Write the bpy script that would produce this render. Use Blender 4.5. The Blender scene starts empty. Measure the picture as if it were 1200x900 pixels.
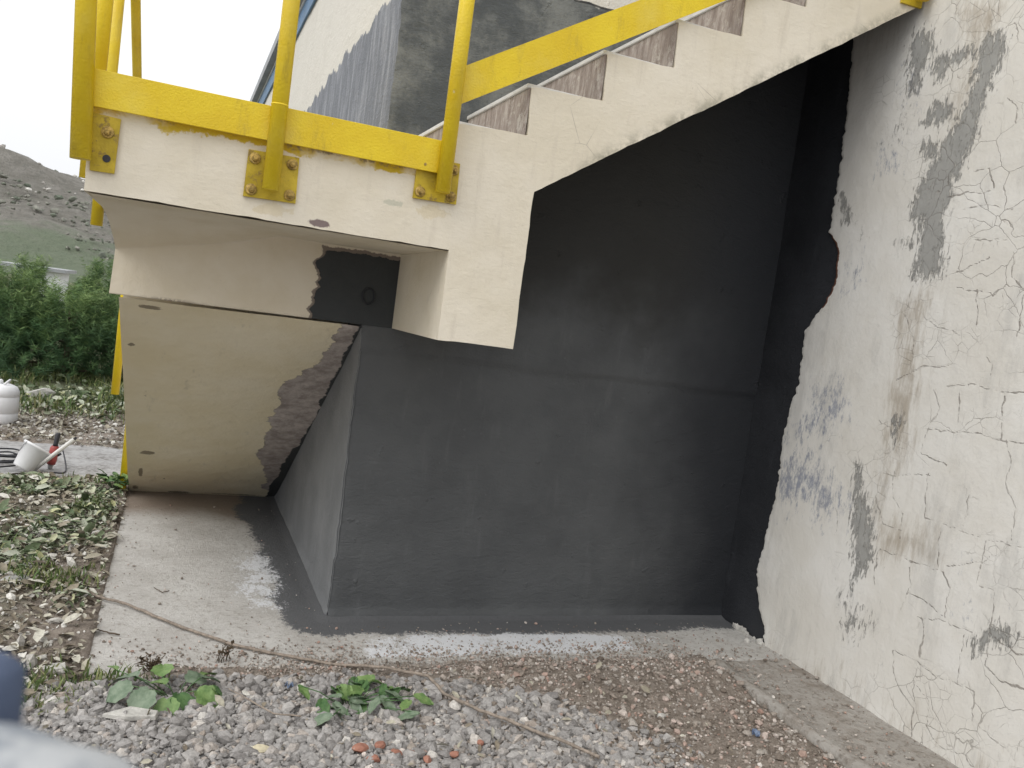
import bpy, bmesh, math, random
import numpy as np
from mathutils import Vector, Matrix
random.seed(7); rs = np.random.RandomState(11)
R = math.radians
sc = bpy.context.scene
col = sc.collection

# ------------------------------------------------------------------ camera
CAM = np.array([0.283, -2.9629, 1.4149])
FW = np.array([0.37136806, 0.92547682, -0.07468876])
RT = np.array([0.92338942, -0.35971617, 0.13400094])
UP = np.array([-0.09714801, 0.11873048, 0.98816261])
FPX = 1006.5                                   # focal length in pixels of a 1200 px wide frame
cd = bpy.data.cameras.new('camera'); cam = bpy.data.objects.new('camera', cd); col.objects.link(cam)
cd.sensor_width = 36; cd.lens = FPX / 1200 * 36
cam.matrix_world = Matrix(((RT[0], UP[0], -FW[0], CAM[0]), (RT[1], UP[1], -FW[1], CAM[1]), (RT[2], UP[2], -FW[2], CAM[2]), (0, 0, 0, 1)))
cd.clip_start = 0.02; cd.clip_end = 3000
cd.dof.use_dof = True; cd.dof.focus_distance = 3.6; cd.dof.aperture_fstop = 10
sc.camera = cam

# ------------------------------------------------------------------ light
SUN_EL, SUN_AZ = 48, 245                       # overcast: a broad soft sun behind and left of the camera
w = bpy.data.worlds.new('World'); sc.world = w; w.use_nodes = True
nt = w.node_tree; bg = nt.nodes['Background']
sky = nt.nodes.new('ShaderNodeTexSky'); sky.sky_type = 'NISHITA'; sky.sun_disc = False
sky.sun_elevation = R(SUN_EL); sky.sun_rotation = R(SUN_AZ); sky.air_density = 1.0; sky.dust_density = 4.0
hs = nt.nodes.new('ShaderNodeHueSaturation'); hs.inputs['Saturation'].default_value = 0.12
mx = nt.nodes.new('ShaderNodeMix'); mx.data_type = 'RGBA'; mx.inputs[0].default_value = 0.75
nt.links.new(sky.outputs[0], hs.inputs['Color']); nt.links.new(hs.outputs[0], mx.inputs[6])
# overcast: the cloud cover is brighter overhead than at the horizon
gm_ = nt.nodes.new('ShaderNodeNewGeometry'); sp_ = nt.nodes.new('ShaderNodeSeparateXYZ'); nt.links.new(gm_.outputs['Incoming'], sp_.inputs[0])
mr_ = nt.nodes.new('ShaderNodeMapRange'); nt.links.new(sp_.outputs[2], mr_.inputs[0]); mr_.inputs[1].default_value = 0; mr_.inputs[2].default_value = -1
mr_.inputs[3].default_value = 11.5; mr_.inputs[4].default_value = 19.0
tint = nt.nodes.new('ShaderNodeVectorMath'); tint.operation = 'SCALE'; tint.inputs[0].default_value = (.985, 1.0, 1.03); nt.links.new(mr_.outputs[0], tint.inputs['Scale'])
nt.links.new(tint.outputs[0], mx.inputs[7])
nt.links.new(mx.outputs[2], bg.inputs['Color']); bg.inputs['Strength'].default_value = 0.10
sd = bpy.data.lights.new('sun', 'SUN'); sd.energy = 1.3; sd.angle = R(45); sd.color = (1.0, 0.97, 0.92)
sun = bpy.data.objects.new('sun', sd); col.objects.link(sun)
az = R(SUN_AZ); dirv = Vector((math.sin(az) * math.cos(R(SUN_EL)), math.cos(az) * math.cos(R(SUN_EL)), math.sin(R(SUN_EL))))
sun.rotation_euler = dirv.to_track_quat('Z', 'Y').to_euler()
vs = sc.view_settings; vs.view_transform = 'Standard'; vs.look = 'None'; vs.exposure = 0.0; vs.gamma = 1.0
sc.cycles.max_bounces = 8; sc.cycles.diffuse_bounces = 5

# ------------------------------------------------------------------ measured planes (metres)
YW, XW, XR = 0.727, 1.04, 3.113                # front wall plane, left wall face, wing wall face
ZL, ZB, ZT = 1.628, 1.305, 1.89                # landing underside, beam bottom, landing top
XD, XD2 = 1.164, 1.457                         # the drop block under the first steps
RUN, RISE, XS0 = 0.28, 0.185, 1.116
SLOPE = RISE / RUN
def on(x, y, ax, val):                         # where the sight line through a point of the photograph meets a plane
    d = FW + RT * (x - 600) / FPX - UP * (y - 450) / FPX
    return CAM + d * ((val - CAM[ax]) / d[ax])
def gnd(x, y, z=0.0):
    return on(x, y, 2, z)

# ------------------------------------------------------------------ numpy noise
def _hash(ix, iy, iz, seed):
    h = (ix.astype(np.int64) * 374761393 + iy.astype(np.int64) * 668265263 + iz.astype(np.int64) * 2147483647 + seed * 1274126177) & 0xffffffff
    h = ((h ^ (h >> 13)) * 1274126177) & 0xffffffff
    h = ((h ^ (h >> 15)) * 2246822519) & 0xffffffff
    return ((h ^ (h >> 16)) & 0xffffff) / float(0xffffff)
def vnoise(p, seed=0):
    p = np.asarray(p, float); i = np.floor(p).astype(np.int64); f = p - i; f = f * f * (3 - 2 * f)
    r = 0
    for dx in (0, 1):
        for dy in (0, 1):
            for dz in (0, 1):
                wgt = (f[..., 0] if dx else 1 - f[..., 0]) * (f[..., 1] if dy else 1 - f[..., 1]) * (f[..., 2] if dz else 1 - f[..., 2])
                r = r + wgt * _hash(i[..., 0] + dx, i[..., 1] + dy, i[..., 2] + dz, seed)
    return r
def fbm(p, scale=1.0, octv=4, seed=0, gain=0.5):
    p = np.asarray(p, float) * scale; a = 1.0; s = 0; t = 0
    for o in range(octv):
        s = s + a * vnoise(p, seed + o * 17); t += a; a *= gain; p = p * 2.03 + 5.1
    return s / t                                # 0..1, mean 0.5
def sstep(x, a, b):
    t = np.clip((x - a) / (b - a), 0, 1); return t * t * (3 - 2 * t)
def p3(a, b, c=0.0):
    a, b = np.broadcast_arrays(np.asarray(a, float), np.asarray(b, float)); return np.stack([a, b, np.zeros_like(a) + c], -1)
def poly_sd(P, poly):                           # signed distance to a polygon, negative inside
    poly = np.asarray(poly, float); n = len(poly); d = np.full(len(P), 1e9); ins = np.zeros(len(P), bool)
    for i in range(n):
        a, b = poly[i], poly[(i + 1) % n]; e = b - a; v = P - a
        t = np.clip((v @ e) / max(e @ e, 1e-12), 0, 1); q = v - t[:, None] * e
        d = np.minimum(d, (q ** 2).sum(1))
        c = ((a[1] <= P[:, 1]) & (b[1] > P[:, 1])) | ((b[1] <= P[:, 1]) & (a[1] > P[:, 1]))
        xi = a[0] + (P[:, 1] - a[1]) / (e[1] if abs(e[1]) > 1e-12 else 1e-12) * e[0]
        ins ^= c & (P[:, 0] < xi)
    d = np.sqrt(d); return np.where(ins, -d, d)
def line_d(P, pts):
    pts = np.asarray(pts, float); d = np.full(len(P), 1e9)
    for a, b in zip(pts[:-1], pts[1:]):
        e = b - a; v = P - a; t = np.clip((v @ e) / max(e @ e, 1e-12), 0, 1); q = v - t[:, None] * e
        d = np.minimum(d, (q ** 2).sum(1))
    return np.sqrt(d)

# ------------------------------------------------------------------ materials
class Mat:
    def __init__(s, name, rough=0.85, spec=0.3):
        s.m = bpy.data.materials.new(name); s.m.use_nodes = True; s.t = s.m.node_tree
        s.b = s.t.nodes['Principled BSDF']; s.b.inputs['Roughness'].default_value = rough
        s.b.inputs['Specular IOR Level'].default_value = spec; s._p = None
    def n(s, t, **kw):
        x = s.t.nodes.new(t)
        for k, v in kw.items(): setattr(x, k, v)
        return x
    def put(s, sock, v):
        if isinstance(v, bpy.types.NodeSocket): s.t.links.new(v, sock)
        elif isinstance(v, (tuple, list)): sock.default_value = (*v, 1) if len(v) == 3 and sock.type == 'RGBA' else v
        else: sock.default_value = v
    def pos(s):
        if s._p is None: s._p = s.n('ShaderNodeNewGeometry').outputs['Position']
        return s._p
    def obj(s): return s.n('ShaderNodeTexCoord').outputs['Object']
    def stretch(s, v, sc_, loc=(0, 0, 0)):
        x = s.n('ShaderNodeMapping'); s.put(x.inputs['Vector'], v); x.inputs['Scale'].default_value = sc_; x.inputs['Location'].default_value = loc
        return x.outputs[0]
    def noise(s, scale, detail=5, rough=0.6, vec=None, dist=0.0):
        x = s.n('ShaderNodeTexNoise'); s.put(x.inputs['Vector'], vec if vec is not None else s.pos())
        x.inputs['Scale'].default_value = scale; x.inputs['Detail'].default_value = detail; x.inputs['Roughness'].default_value = rough; x.inputs['Distortion'].default_value = dist
        return x.outputs['Fac']
    def voro(s, scale, feature='F1', vec=None, out='Distance'):
        x = s.n('ShaderNodeTexVoronoi', feature=feature); s.put(x.inputs['Vector'], vec if vec is not None else s.pos()); x.inputs['Scale'].default_value = scale
        return x.outputs[out]
    def step(s, v, a, b, lo=0.0, hi=1.0):
        x = s.n('ShaderNodeMapRange', interpolation_type='SMOOTHSTEP'); s.put(x.inputs[0], v)
        x.inputs[1].default_value = a; x.inputs[2].default_value = b; x.inputs[3].default_value = lo; x.inputs[4].default_value = hi
        return x.outputs[0]
    def math(s, op, a, b=0.0):
        x = s.n('ShaderNodeMath', operation=op); s.put(x.inputs[0], a); s.put(x.inputs[1], b); return x.outputs[0]
    def mix(s, f, a, b):
        x = s.n('ShaderNodeMix', data_type='RGBA'); s.put(x.inputs[0], f); s.put(x.inputs[6], a); s.put(x.inputs[7], b); return x.outputs[2]
    def mul(s, a, f):                            # multiply colour a by a float socket
        x = s.n('ShaderNodeMix', data_type='RGBA', blend_type='MULTIPLY'); x.inputs[0].default_value = 1; s.put(x.inputs[6], a); s.put(x.inputs[7], f); return x.outputs[2]
    def ramp(s, f, stops):
        x = s.n('ShaderNodeValToRGB'); s.put(x.inputs[0], f); e = x.color_ramp.elements
        while len(e) < len(stops): e.new(0.5)
        for q, (p, c) in zip(e, stops): q.position = p; q.color = (*c, 1)
        return x.outputs[0]
    def attr(s, name): return s.n('ShaderNodeAttribute', attribute_name=name).outputs['Fac']
    def xyz(s, v=None):
        x = s.n('ShaderNodeSeparateXYZ'); s.put(x.inputs[0], v if v is not None else s.pos()); return x.outputs
    def color(s, c): s.put(s.b.inputs['Base Color'], c); return s
    def rough(s, v): s.put(s.b.inputs['Roughness'], v); return s
    def bump(s, h, dist=0.01, strength=1.0):
        x = s.n('ShaderNodeBump'); s.put(x.inputs['Height'], h); x.inputs['Distance'].default_value = dist; x.inputs['Strength'].default_value = strength
        s.t.links.new(x.outputs[0], s.b.inputs['Normal']); return s
    def spot(s, c, r, nz, amp=0.6):              # ragged elliptical mark centred at c (world), radii r
        m = s.n('ShaderNodeMapping', vector_type='POINT'); s.put(m.inputs['Vector'], s.pos())
        m.inputs['Scale'].default_value = tuple(1 / q for q in r); m.inputs['Location'].default_value = tuple(-c[i] / r[i] for i in range(3))
        l = s.n('ShaderNodeVectorMath', operation='LENGTH'); s.t.links.new(m.outputs[0], l.inputs[0])
        d = s.math('ADD', l.outputs['Value'], s.math('MULTIPLY', s.math('SUBTRACT', nz, 0.5), amp * 3))
        return s.step(d, 1.15, 0.8)

def simple(name, c, rough=0.7, spec=0.3, var=0.25, scale=20, bump=0.0, bscale=60):
    m = Mat(name, rough, spec); nz = m.noise(scale)
    m.color(m.mix(m.step(nz, 0.3, 0.7), tuple(q * (1 - var) for q in c), tuple(min(q * (1 + var), 0.95) for q in c)))
    if bump: m.bump(m.noise(bscale), bump)
    return m.m

# cream painted plaster of the stair front
m = Mat('cream_plaster', 0.8, 0.3)
big, fine = m.noise(2.2), m.noise(24, 6, 0.7)
strk = m.noise(6, 5, 0.65, m.stretch(m.pos(), (3, 3, 0.45)))
c = m.mix(m.step(big, 0.35, 0.68), (0.70, 0.635, 0.505), (0.775, 0.715, 0.60))
c = m.mix(m.step(strk, 0.52, 0.75, 0, 0.5), c, (0.56, 0.50, 0.41))
c = m.mix(m.step(fine, 0.60, 0.75, 0, 0.35), c, (0.55, 0.50, 0.42))
X, Y, Z = m.xyz()
wob = m.noise(7, 5, 0.7)
wob2 = m.noise(30, 5, 0.7)
# yellow paint overlap under the flat bar, scraped grey above it
lim = m.math('ADD', Z, m.math('MULTIPLY', m.math('SUBTRACT', wob, 0.5), 0.11))
xm = m.math('MULTIPLY', m.step(X, 1.10, 1.08), m.step(m.noise(3.1), 0.42, 0.52))
yb = m.math('MULTIPLY', m.step(lim, 1.857, 1.864), xm)
c = m.mix(yb, c, (0.56, 0.40, 0.03))
c = m.mix(m.math('MULTIPLY', m.math('MULTIPLY', m.step(lim, 1.873, 1.885), m.step(X, 1.11, 1.09)), m.step(wob2, 0.45, 0.58, 0, 0.85)), c, (0.20, 0.17, 0.15))
q = on(375, 262, 1, 0); c = m.mix(m.spot((q[0], 0, q[2]), (0.036, 0.05, 0.012), wob2), c, (0.22, 0.17, 0.16))
q = on(654, 345, 1, 0); c = m.mix(m.math('MULTIPLY', m.spot((q[0], 0, q[2]), (0.10, 0.05, 0.07), wob2, 0.9), 0.55), c, (0.55, 0.42, 0.27))
q = on(483, 242, 1, 0); c = m.mix(m.math('MULTIPLY', m.spot((q[0] - .06, 0, q[2]), (0.035, 0.05, 0.012), wob2, 0.9), 0.5), c, (0.40, 0.42, 0.33))
# grime along the sloping lower edge
ed = m.math('SUBTRACT', m.math('SUBTRACT', Z, m.math('MULTIPLY', X, SLOPE)), 1.886 - XD2 * SLOPE)
gr = m.math('MULTIPLY', m.step(ed, 0.07, 0.0), m.step(m.noise(13, 6, 0.7), 0.40, 0.62, 0, 0.75))
c = m.mix(m.math('MULTIPLY', gr, m.step(X, 1.5, 1.7)), c, (0.33, 0.31, 0.24))
spk = m.math('MULTIPLY', m.step(m.noise(70, 3, .6, m.stretch(m.pos(), (1, 1, .6))), .70, .76), m.step(m.noise(4.4, 4, .6), .46, .62))
c = m.mix(m.math('MULTIPLY', spk, .7), c, (.33, .27, .20))
flk = m.math('MULTIPLY', m.step(m.noise(19, 8, .78), .62, .67), m.step(m.noise(2.9, 4, .6), .50, .60))
c = m.mix(m.math('MULTIPLY', flk, .55), c, (.50, .455, .385))
for px_p in ((505, 248), (320, 246)):
    q = on(px_p[0], px_p[1], 1, 0); c = m.mix(m.math('MULTIPLY', m.spot((q[0], 0, q[2]), (.055, .05, .022), wob2, 1.1), .22), c, (.50, .36, .08))
# hairline cracks
cr = m.math('MULTIPLY', m.step(m.voro(5.5, 'DISTANCE_TO_EDGE', m.stretch(m.pos(), (1, 1, 1), (3, 0, 0))), 0.008, 0.0), m.step(m.noise(2.6, 3, .5), 0.56, 0.66))
c = m.mix(m.math('MULTIPLY', cr, 0.6), c, (0.22, 0.20, 0.18))
m.color(c)
brush = m.noise(55, 4, 0.7, m.stretch(m.pos(), (0.6, 1, 1.6)))
m.bump(m.math('ADD', m.math('MULTIPLY', m.noise(9, 6, .62), 0.9), m.math('MULTIPLY', brush, 0.18)), 0.012, 0.55)
M_CREAM = m.m

# underside and beam: the same paint, with masks for the dark coating
m = Mat('beam_plaster', 0.85, 0.25)
nz, fine = m.noise(3.0), m.noise(38, 5, 0.7)
c = m.mix(m.step(nz, 0.35, 0.68), (0.69, 0.615, 0.475), (0.76, 0.695, 0.575))
c = m.mix(m.step(fine, 0.6, 0.78, 0, 0.3), c, (0.45, 0.40, 0.33))
mark = m.math('ADD', m.attr('halo'), m.math('MULTIPLY', m.math('SUBTRACT', fine, 0.5), 0.45))
c = m.mix(m.step(mark, 0.47, 0.55, 0, 0.9), c, (0.19, 0.155, 0.135))
coat = m.math('ADD', m.attr('coat'), m.math('MULTIPLY', m.math('SUBTRACT', fine, 0.5), 0.35))
k = m.step(coat, 0.47, 0.53)
c = m.mix(k, c, m.mix(m.noise(12), (0.045, 0.05, 0.052), (0.062, 0.066, 0.068)))
c = m.mix(m.math('MULTIPLY', m.attr('chip'), m.step(fine, 0.40, 0.5)), c, (0.20, 0.16, 0.13))
m.color(c).bump(m.math('ADD', m.math('MULTIPLY', m.noise(14, 6, .6), .6), m.math('MULTIPLY', k, 0.25)), 0.012, 0.7)
M_BEAM = m.m

# soffit of the lower flight
m = Mat('tan_soffit', 0.85, 0.25)
nz, fine = m.noise(2.4), m.noise(34, 6, 0.7)
c = m.mix(m.step(nz, 0.32, 0.7), (0.745, 0.655, 0.46), (0.80, 0.725, 0.56))
c = m.mix(m.step(m.noise(4, 6, .7, m.stretch(m.pos(), (4, 1, 1))), 0.58, 0.75, 0, 0.4), c, (0.40, 0.36, 0.29))
rag = m.math('ADD', m.attr('halo'), m.math('MULTIPLY', m.math('SUBTRACT', m.noise(26, 7, .75), 0.5), 1.0))
bare = m.mix(m.step(m.noise(14, 6, .7), .3, .7), (0.27, 0.23, 0.21), (0.54, 0.48, 0.445))
c = m.mix(m.step(rag, 0.48, 0.53), c, bare)
coat = m.math('ADD', m.attr('coat'), m.math('MULTIPLY', m.math('SUBTRACT', fine, 0.5), 0.5))
c = m.mix(m.step(coat, 0.45, 0.56), c, (0.05, 0.053, 0.055))
st = m.math('ADD', m.attr('chip'), m.math('MULTIPLY', m.math('SUBTRACT', fine, 0.5), 0.7))
c = m.mix(m.step(st, 0.5, 0.62, 0, 0.85), c, (0.20, 0.165, 0.115))
m.color(c).bump(m.math('ADD', m.noise(12, 6, .62), m.math('MULTIPLY', m.step(rag, .48, .53), -0.3)), 0.012, 0.7)
M_SOFFIT = m.m

# dark waterproof coating
def coat_mat(name, lo, hi):
    m = Mat(name, 0.62, 0.28)
    nz = m.noise(3.0, 6, .6); f = m.noise(45, 4, .6)
    c = m.mix(m.step(nz, .3, .7), lo, hi)
    c = m.mix(m.step(m.noise(5, 5, .65, m.stretch(m.pos(), (2.5, 2.5, .5))), .55, .75, 0, .45), c, tuple(q * 1.35 for q in hi))
    c = m.mix(m.step(f, .62, .78, 0, .3), c, tuple(q * 1.6 for q in hi))
    m.color(c)
    lump = m.step(m.noise(15, 4, .6), .62, .80)
    trow = m.noise(24, 4, .6, m.stretch(m.pos(), (.7, .7, 1.6)), 0.6)
    m.bump(m.math('ADD', m.math('ADD', m.math('MULTIPLY', lump, 0.6), m.math('MULTIPLY', trow, .5)), m.math('MULTIPLY', m.noise(110, 3, .6), .22)), 0.012, 0.75)
    return m
mc = coat_mat('dark_coating', (0.022, 0.0235, 0.027), (0.034, 0.036, 0.041)); M_COAT = mc.m

# building walls: coated below, cream above (mask), mottled on the exposed upper part
def wall_mat(name, lo, hi, side):
    m = coat_mat(name, lo, hi)
    base = m.b.inputs['Base Color'].links[0].from_socket
    X, Y, Z = m.xyz()
    mo = m.noise(4.2, 6, .68); fn = m.noise(22, 5, .7)
    mott = m.mix(m.step(mo, .40, .66), (0.085, 0.092, 0.093), (0.20, 0.205, 0.19))
    mott = m.mix(m.step(fn, .5, .72, 0, .55), mott, (0.075, 0.083, 0.08))
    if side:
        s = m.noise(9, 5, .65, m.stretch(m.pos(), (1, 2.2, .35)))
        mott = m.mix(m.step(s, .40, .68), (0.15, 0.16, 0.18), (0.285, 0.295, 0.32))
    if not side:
        upper_shade = m.mix(m.noise(3.3, 5, .6), (.026, .026, .0245), (.040, .0395, .037))  # darker tone for the upper wall: shade under the flight painted in
        base = m.mix(m.step(m.math('ADD', Z, m.math('MULTIPLY', m.math('SUBTRACT', m.noise(2.2, 4, .6), .5), .9)), 1.2, 1.75), base, upper_shade)
    if not side:                                 # shade deepening towards the inner corner, painted into the coat
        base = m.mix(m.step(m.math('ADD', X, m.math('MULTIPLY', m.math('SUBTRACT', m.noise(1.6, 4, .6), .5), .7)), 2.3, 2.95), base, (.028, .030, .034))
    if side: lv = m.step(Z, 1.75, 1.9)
    else: lv = m.math('MULTIPLY', m.step(m.math('SUBTRACT', Z, m.math('MULTIPLY', X, SLOPE)), .98, 1.06), m.step(Z, 1.75, 1.85))
    c = m.mix(lv, base, mott)
    cream = m.mix(m.noise(3), (0.63, 0.60, 0.53), (0.70, 0.67, 0.60))
    cream = m.mix(m.step(m.noise(11, 5, .65, m.stretch(m.pos(), (1, 1, .2))), .55, .75, 0, .3), cream, (.50, .47, .41))
    k = m.math('ADD', m.attr('cream'), m.math('MULTIPLY', m.math('SUBTRACT', fn, .5), .5))
    c = m.mix(m.step(k, .46, .54), c, cream)
    if not side:
        c = m.mix(m.math('MULTIPLY', m.step(m.math('ABSOLUTE', m.math('SUBTRACT', m.attr('cream'), .5)), .055, .03), .9), c, (.03, .03, .03))
    m.color(c); return m.m
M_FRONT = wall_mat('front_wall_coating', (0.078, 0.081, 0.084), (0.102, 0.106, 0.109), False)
M_SIDE = wall_mat('side_wall_coating', (0.15, 0.155, 0.16), (0.20, 0.205, 0.21), True)  # same coat made paler: brighter light on the left face put into colour

# cracked wing plaster
m = Mat('cracked_plaster', 0.85, 0.25)
nz, fine = m.noise(2.0), m.noise(60, 5, .7)
mid = m.noise(17, 6, .72)
c = m.mix(m.step(nz, .35, .68), (0.665, 0.64, 0.585), (0.735, 0.72, 0.68))
c = m.mix(m.step(m.noise(5, 6, .65, m.stretch(m.pos(), (2, 3, .4))), .55, .75, 0, .4), c, (.55, .525, .47))
c = m.mix(m.step(mid, .62, .76, 0, .35), c, (.47, .455, .42))
d = m.math('ADD', m.attr('dirt'), m.math('MULTIPLY', m.math('SUBTRACT', m.noise(14, 8, .75, m.stretch(m.pos(), (1, 2.2, .45))), .5), 1.8))
c = m.mix(m.step(d, .25, .9, 0, .8), c, (0.36, 0.31, 0.245))
soft_ = m.step(m.noise(3.4, 7, .7, m.stretch(m.pos(), (1, 2.0, .55))), .50, .68)
c = m.mix(m.math('MULTIPLY', soft_, .42), c, (.45, .44, .415))
scf = m.math('MULTIPLY', m.step(m.noise(24, 8, .78, m.stretch(m.pos(), (1, 2.0, .6))), .60, .70), m.step(m.noise(2.2, 4, .6, m.stretch(m.pos(), (1, 1.5, .7))), .47, .60))
c = m.mix(m.math('MULTIPLY', scf, .6), c, (.40, .39, .375))
bl = m.math('ADD', m.attr('blue'), m.math('MULTIPLY', m.math('SUBTRACT', m.noise(22, 8, .78, m.stretch(m.pos(), (1, 1.8, .7))), .5), 3.6))
c = m.mix(m.step(bl, .45, 1.1, 0, .9), c, m.mix(m.noise(30), (0.17, 0.18, 0.215), (0.33, 0.355, 0.43)))
pe = m.math('ADD', m.attr('peel'), m.math('MULTIPLY', m.math('SUBTRACT', m.noise(30, 8, .8, m.stretch(m.pos(), (1, 2.2, .6))), .5), 2.6))
kp = m.step(pe, .44, .68, 0, .9)
c = m.mix(kp, c, m.mix(m.noise(11, 6, .7), (0.22, 0.22, 0.21), (0.38, 0.375, 0.355)))
ck = m.math('ADD', m.attr('crack'), m.math('MULTIPLY', m.math('SUBTRACT', mid, .5), .010))
hair = m.math('MULTIPLY', m.step(m.voro(15, 'DISTANCE_TO_EDGE', m.stretch(m.pos(), (1, 1, 1.15))), .016, 0), m.step(m.math('ADD', m.noise(2.3, 3, .5), m.math('MULTIPLY', m.attr('dirt'), .35)), .53, .68, 0, .75))
wv = m.n('ShaderNodeVectorMath', operation='ADD'); nv = m.n('ShaderNodeTexNoise'); m.put(nv.inputs['Vector'], m.pos()); nv.inputs['Scale'].default_value = 7; nv.inputs['Detail'].default_value = 5
sv = m.n('ShaderNodeVectorMath', operation='SCALE'); sv.inputs['Scale'].default_value = .09; m.put(sv.inputs[0], nv.outputs['Color']); m.put(wv.inputs[0], m.pos()); m.put(wv.inputs[1], sv.outputs[0])
zone = m.math('MULTIPLY', m.step(m.xyz()[1], .02, -.22), m.step(m.noise(1.7, 4, .6), .40, .52))
net = m.math('MULTIPLY', m.step(m.voro(6.2, 'DISTANCE_TO_EDGE', m.stretch(wv.outputs[0], (1, .95, 1.1), (.4, .2, .1))), .011, .001), zone)
net2 = m.math('MULTIPLY', m.step(m.voro(17, 'DISTANCE_TO_EDGE', wv.outputs[0]), .022, .002), m.math('MULTIPLY', zone, m.step(m.noise(4.1, 4, .6), .50, .60, 0, .75)))
hair = m.math('MAXIMUM', hair, m.math('MAXIMUM', m.math('MULTIPLY', net, .8), net2))
k2 = m.math('MULTIPLY', m.math('MAXIMUM', m.step(ck, .0036, .0006), hair), m.step(m.noise(5, 4, .6), .34, .60, .5, 1))
c = m.mix(m.math('MULTIPLY', k2, .75), c, (.20, .175, .15))
c = m.mix(m.step(m.attr('brick'), .45, .55), c, (.16, .075, .05))
m.color(c)
h = m.math('ADD', m.math('MULTIPLY', m.noise(16, 6, .62), .38), m.math('MULTIPLY', fine, .12))
h = m.math('SUBTRACT', h, m.math('MULTIPLY', k2, .22)); h = m.math('SUBTRACT', h, m.math('MULTIPLY', kp, .45))
m.bump(h, 0.012, .8); M_WING = m.m

# yellow enamel
m = Mat('yellow_enamel', 0.38, 0.45)
n1, n2 = m.noise(5), m.noise(85, 4, .7)
c = m.mix(m.step(n1, .35, .7), (0.71, 0.50, 0.010), (0.79, 0.59, 0.018))
sc1 = m.math('MULTIPLY', m.step(m.noise(42, 5, .7, m.stretch(m.pos(), (1.8, 1.8, .5))), .66, .72), m.step(m.noise(3.3), .55, .66))
c = m.mix(m.math('MULTIPLY', sc1, .8), c, (.68, .60, .36))
c = m.mix(m.step(m.noise(2.3, 5, .65), .48, .72, 0, .5), c, (.74, .60, .13))
c = m.mix(m.step(m.noise(11, 7, .72, m.stretch(m.pos(), (1.5, 1.5, .35))), .54, .72, 0, .55), c, (.42, .29, .03))
c = m.mix(m.step(n2, .68, .78, 0, .6), c, (.28, .17, .05))
m.color(c).rough(m.step(n1, .2, .8, .32, .5)).bump(m.math('ADD', m.noise(130, 3), m.math('MULTIPLY', m.noise(9), .6)), .003, .6); M_YEL = m.m
m = Mat('worn_yellow_plate', 0.5, 0.4)
n1 = m.noise(26, 6, .7)
c = m.mix(m.step(m.noise(9), .35, .65), (0.40, 0.285, 0.012), (0.60, 0.44, 0.03))
c = m.mix(m.step(n1, .55, .66, 0, .75), c, (.20, .125, .045))
m.color(c).bump(n1, .004, .8); M_PLATE = m.m
M_RUST = simple('rusty_bolt', (.40, .27, .07), .6, .4, .45, 90, .002, 200)

# stained risers and stone treads
m = Mat('stained_riser', 0.8, 0.25)
s = m.noise(24, 8, .75, m.stretch(m.pos(), (1, 1.6, .35)))
c = m.mix(m.step(s, .36, .66), (0.23, 0.185, 0.16), (0.46, 0.405, 0.36))
c = m.mix(m.step(m.noise(17, 8, .78), .52, .62, 0, .7), c, (.56, .52, .46))
c = m.mix(m.step(m.noise(6), .45, .68, 0, .6), c, (.25, .205, .18))
m.color(c).bump(s, .004, .6); M_RISER = m.m
M_TREAD = simple('pale_stone_tread', (.66, .65, .62), .4, .4, .08, 15)
M_BLUE = simple('blue_sheet_metal', (.055, .16, .30), .45, .4, .15, 4)
M_GREYM = simple('grey_sheet_metal', (.30, .31, .32), .5, .4, .15, 4)
M_WHITEM = simple('white_sheet_metal', (.72, .73, .74), .5, .4, .06, 4)
m = Mat('red_brick', .9, .2); c = m.mix(m.noise(30), (.24, .10, .07), (.42, .22, .16)); c = m.mix(m.step(m.noise(60), .6, .7, 0, .7), c, (.42, .35, .30)); m.color(c).bump(m.noise(70), .006); M_BRICK = m.m

# concrete apron
m = Mat('wet_concrete', 0.8, 0.3)
n1, n2, n3 = m.noise(3, 6, .65), m.noise(28, 6, .72), m.noise(120, 4, .7)
c = m.mix(m.step(n1, .32, .7), (0.45, 0.43, 0.40), (0.58, 0.565, 0.535))
c = m.mix(m.step(n2, .50, .70, 0, .6), c, (.27, .235, .20))
c = m.mix(m.step(m.noise(60, 6, .75, m.stretch(m.pos(), (.6, 1.4, 1))), .52, .68, 0, .7), c, (.24, .21, .18))
c = m.mix(m.step(n3, .58, .72, 0, .6), c, (.62, .60, .56))
da = m.math('ADD', m.attr('damp'), m.math('MULTIPLY', m.math('SUBTRACT', n1, .5), .9))
c = m.mix(m.step(da, .3, .9, 0, .85), c, (.19, .14, .10))
so = m.math('ADD', m.attr('soil'), m.math('MULTIPLY', m.math('SUBTRACT', n2, .5), 1.1))
c = m.mix(m.step(so, .4, .75, 0, .8), c, m.mix(n3, (.16, .125, .095), (.25, .205, .165)))
sp = m.noise(34, 8, .82, m.stretch(m.pos(), (1.25, .75, 1)))
co0 = m.attr('coat')
wh = m.math('ADD', m.attr('white'), m.math('MULTIPLY', m.math('SUBTRACT', sp, .5), 2.2))
co = m.math('ADD', co0, m.math('MULTIPLY', m.math('SUBTRACT', m.noise(36, 8, .8, m.stretch(m.pos(), (1.1, .8, 1))), .5), 1.9))
c = m.mix(m.step(co, .36, .64, 0, .97), c, m.mix(n2, (0.085, 0.088, 0.093), (0.125, 0.128, 0.135)))
c = m.mix(m.step(wh, .55, .80, 0, .92), c, (.74, .75, .77))
m.color(c).rough(.88)
m.bump(m.math('ADD', m.math('MULTIPLY', n2, .7), m.math('MULTIPLY', n3, .5)), .012, .9); M_APRON = m.m

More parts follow.
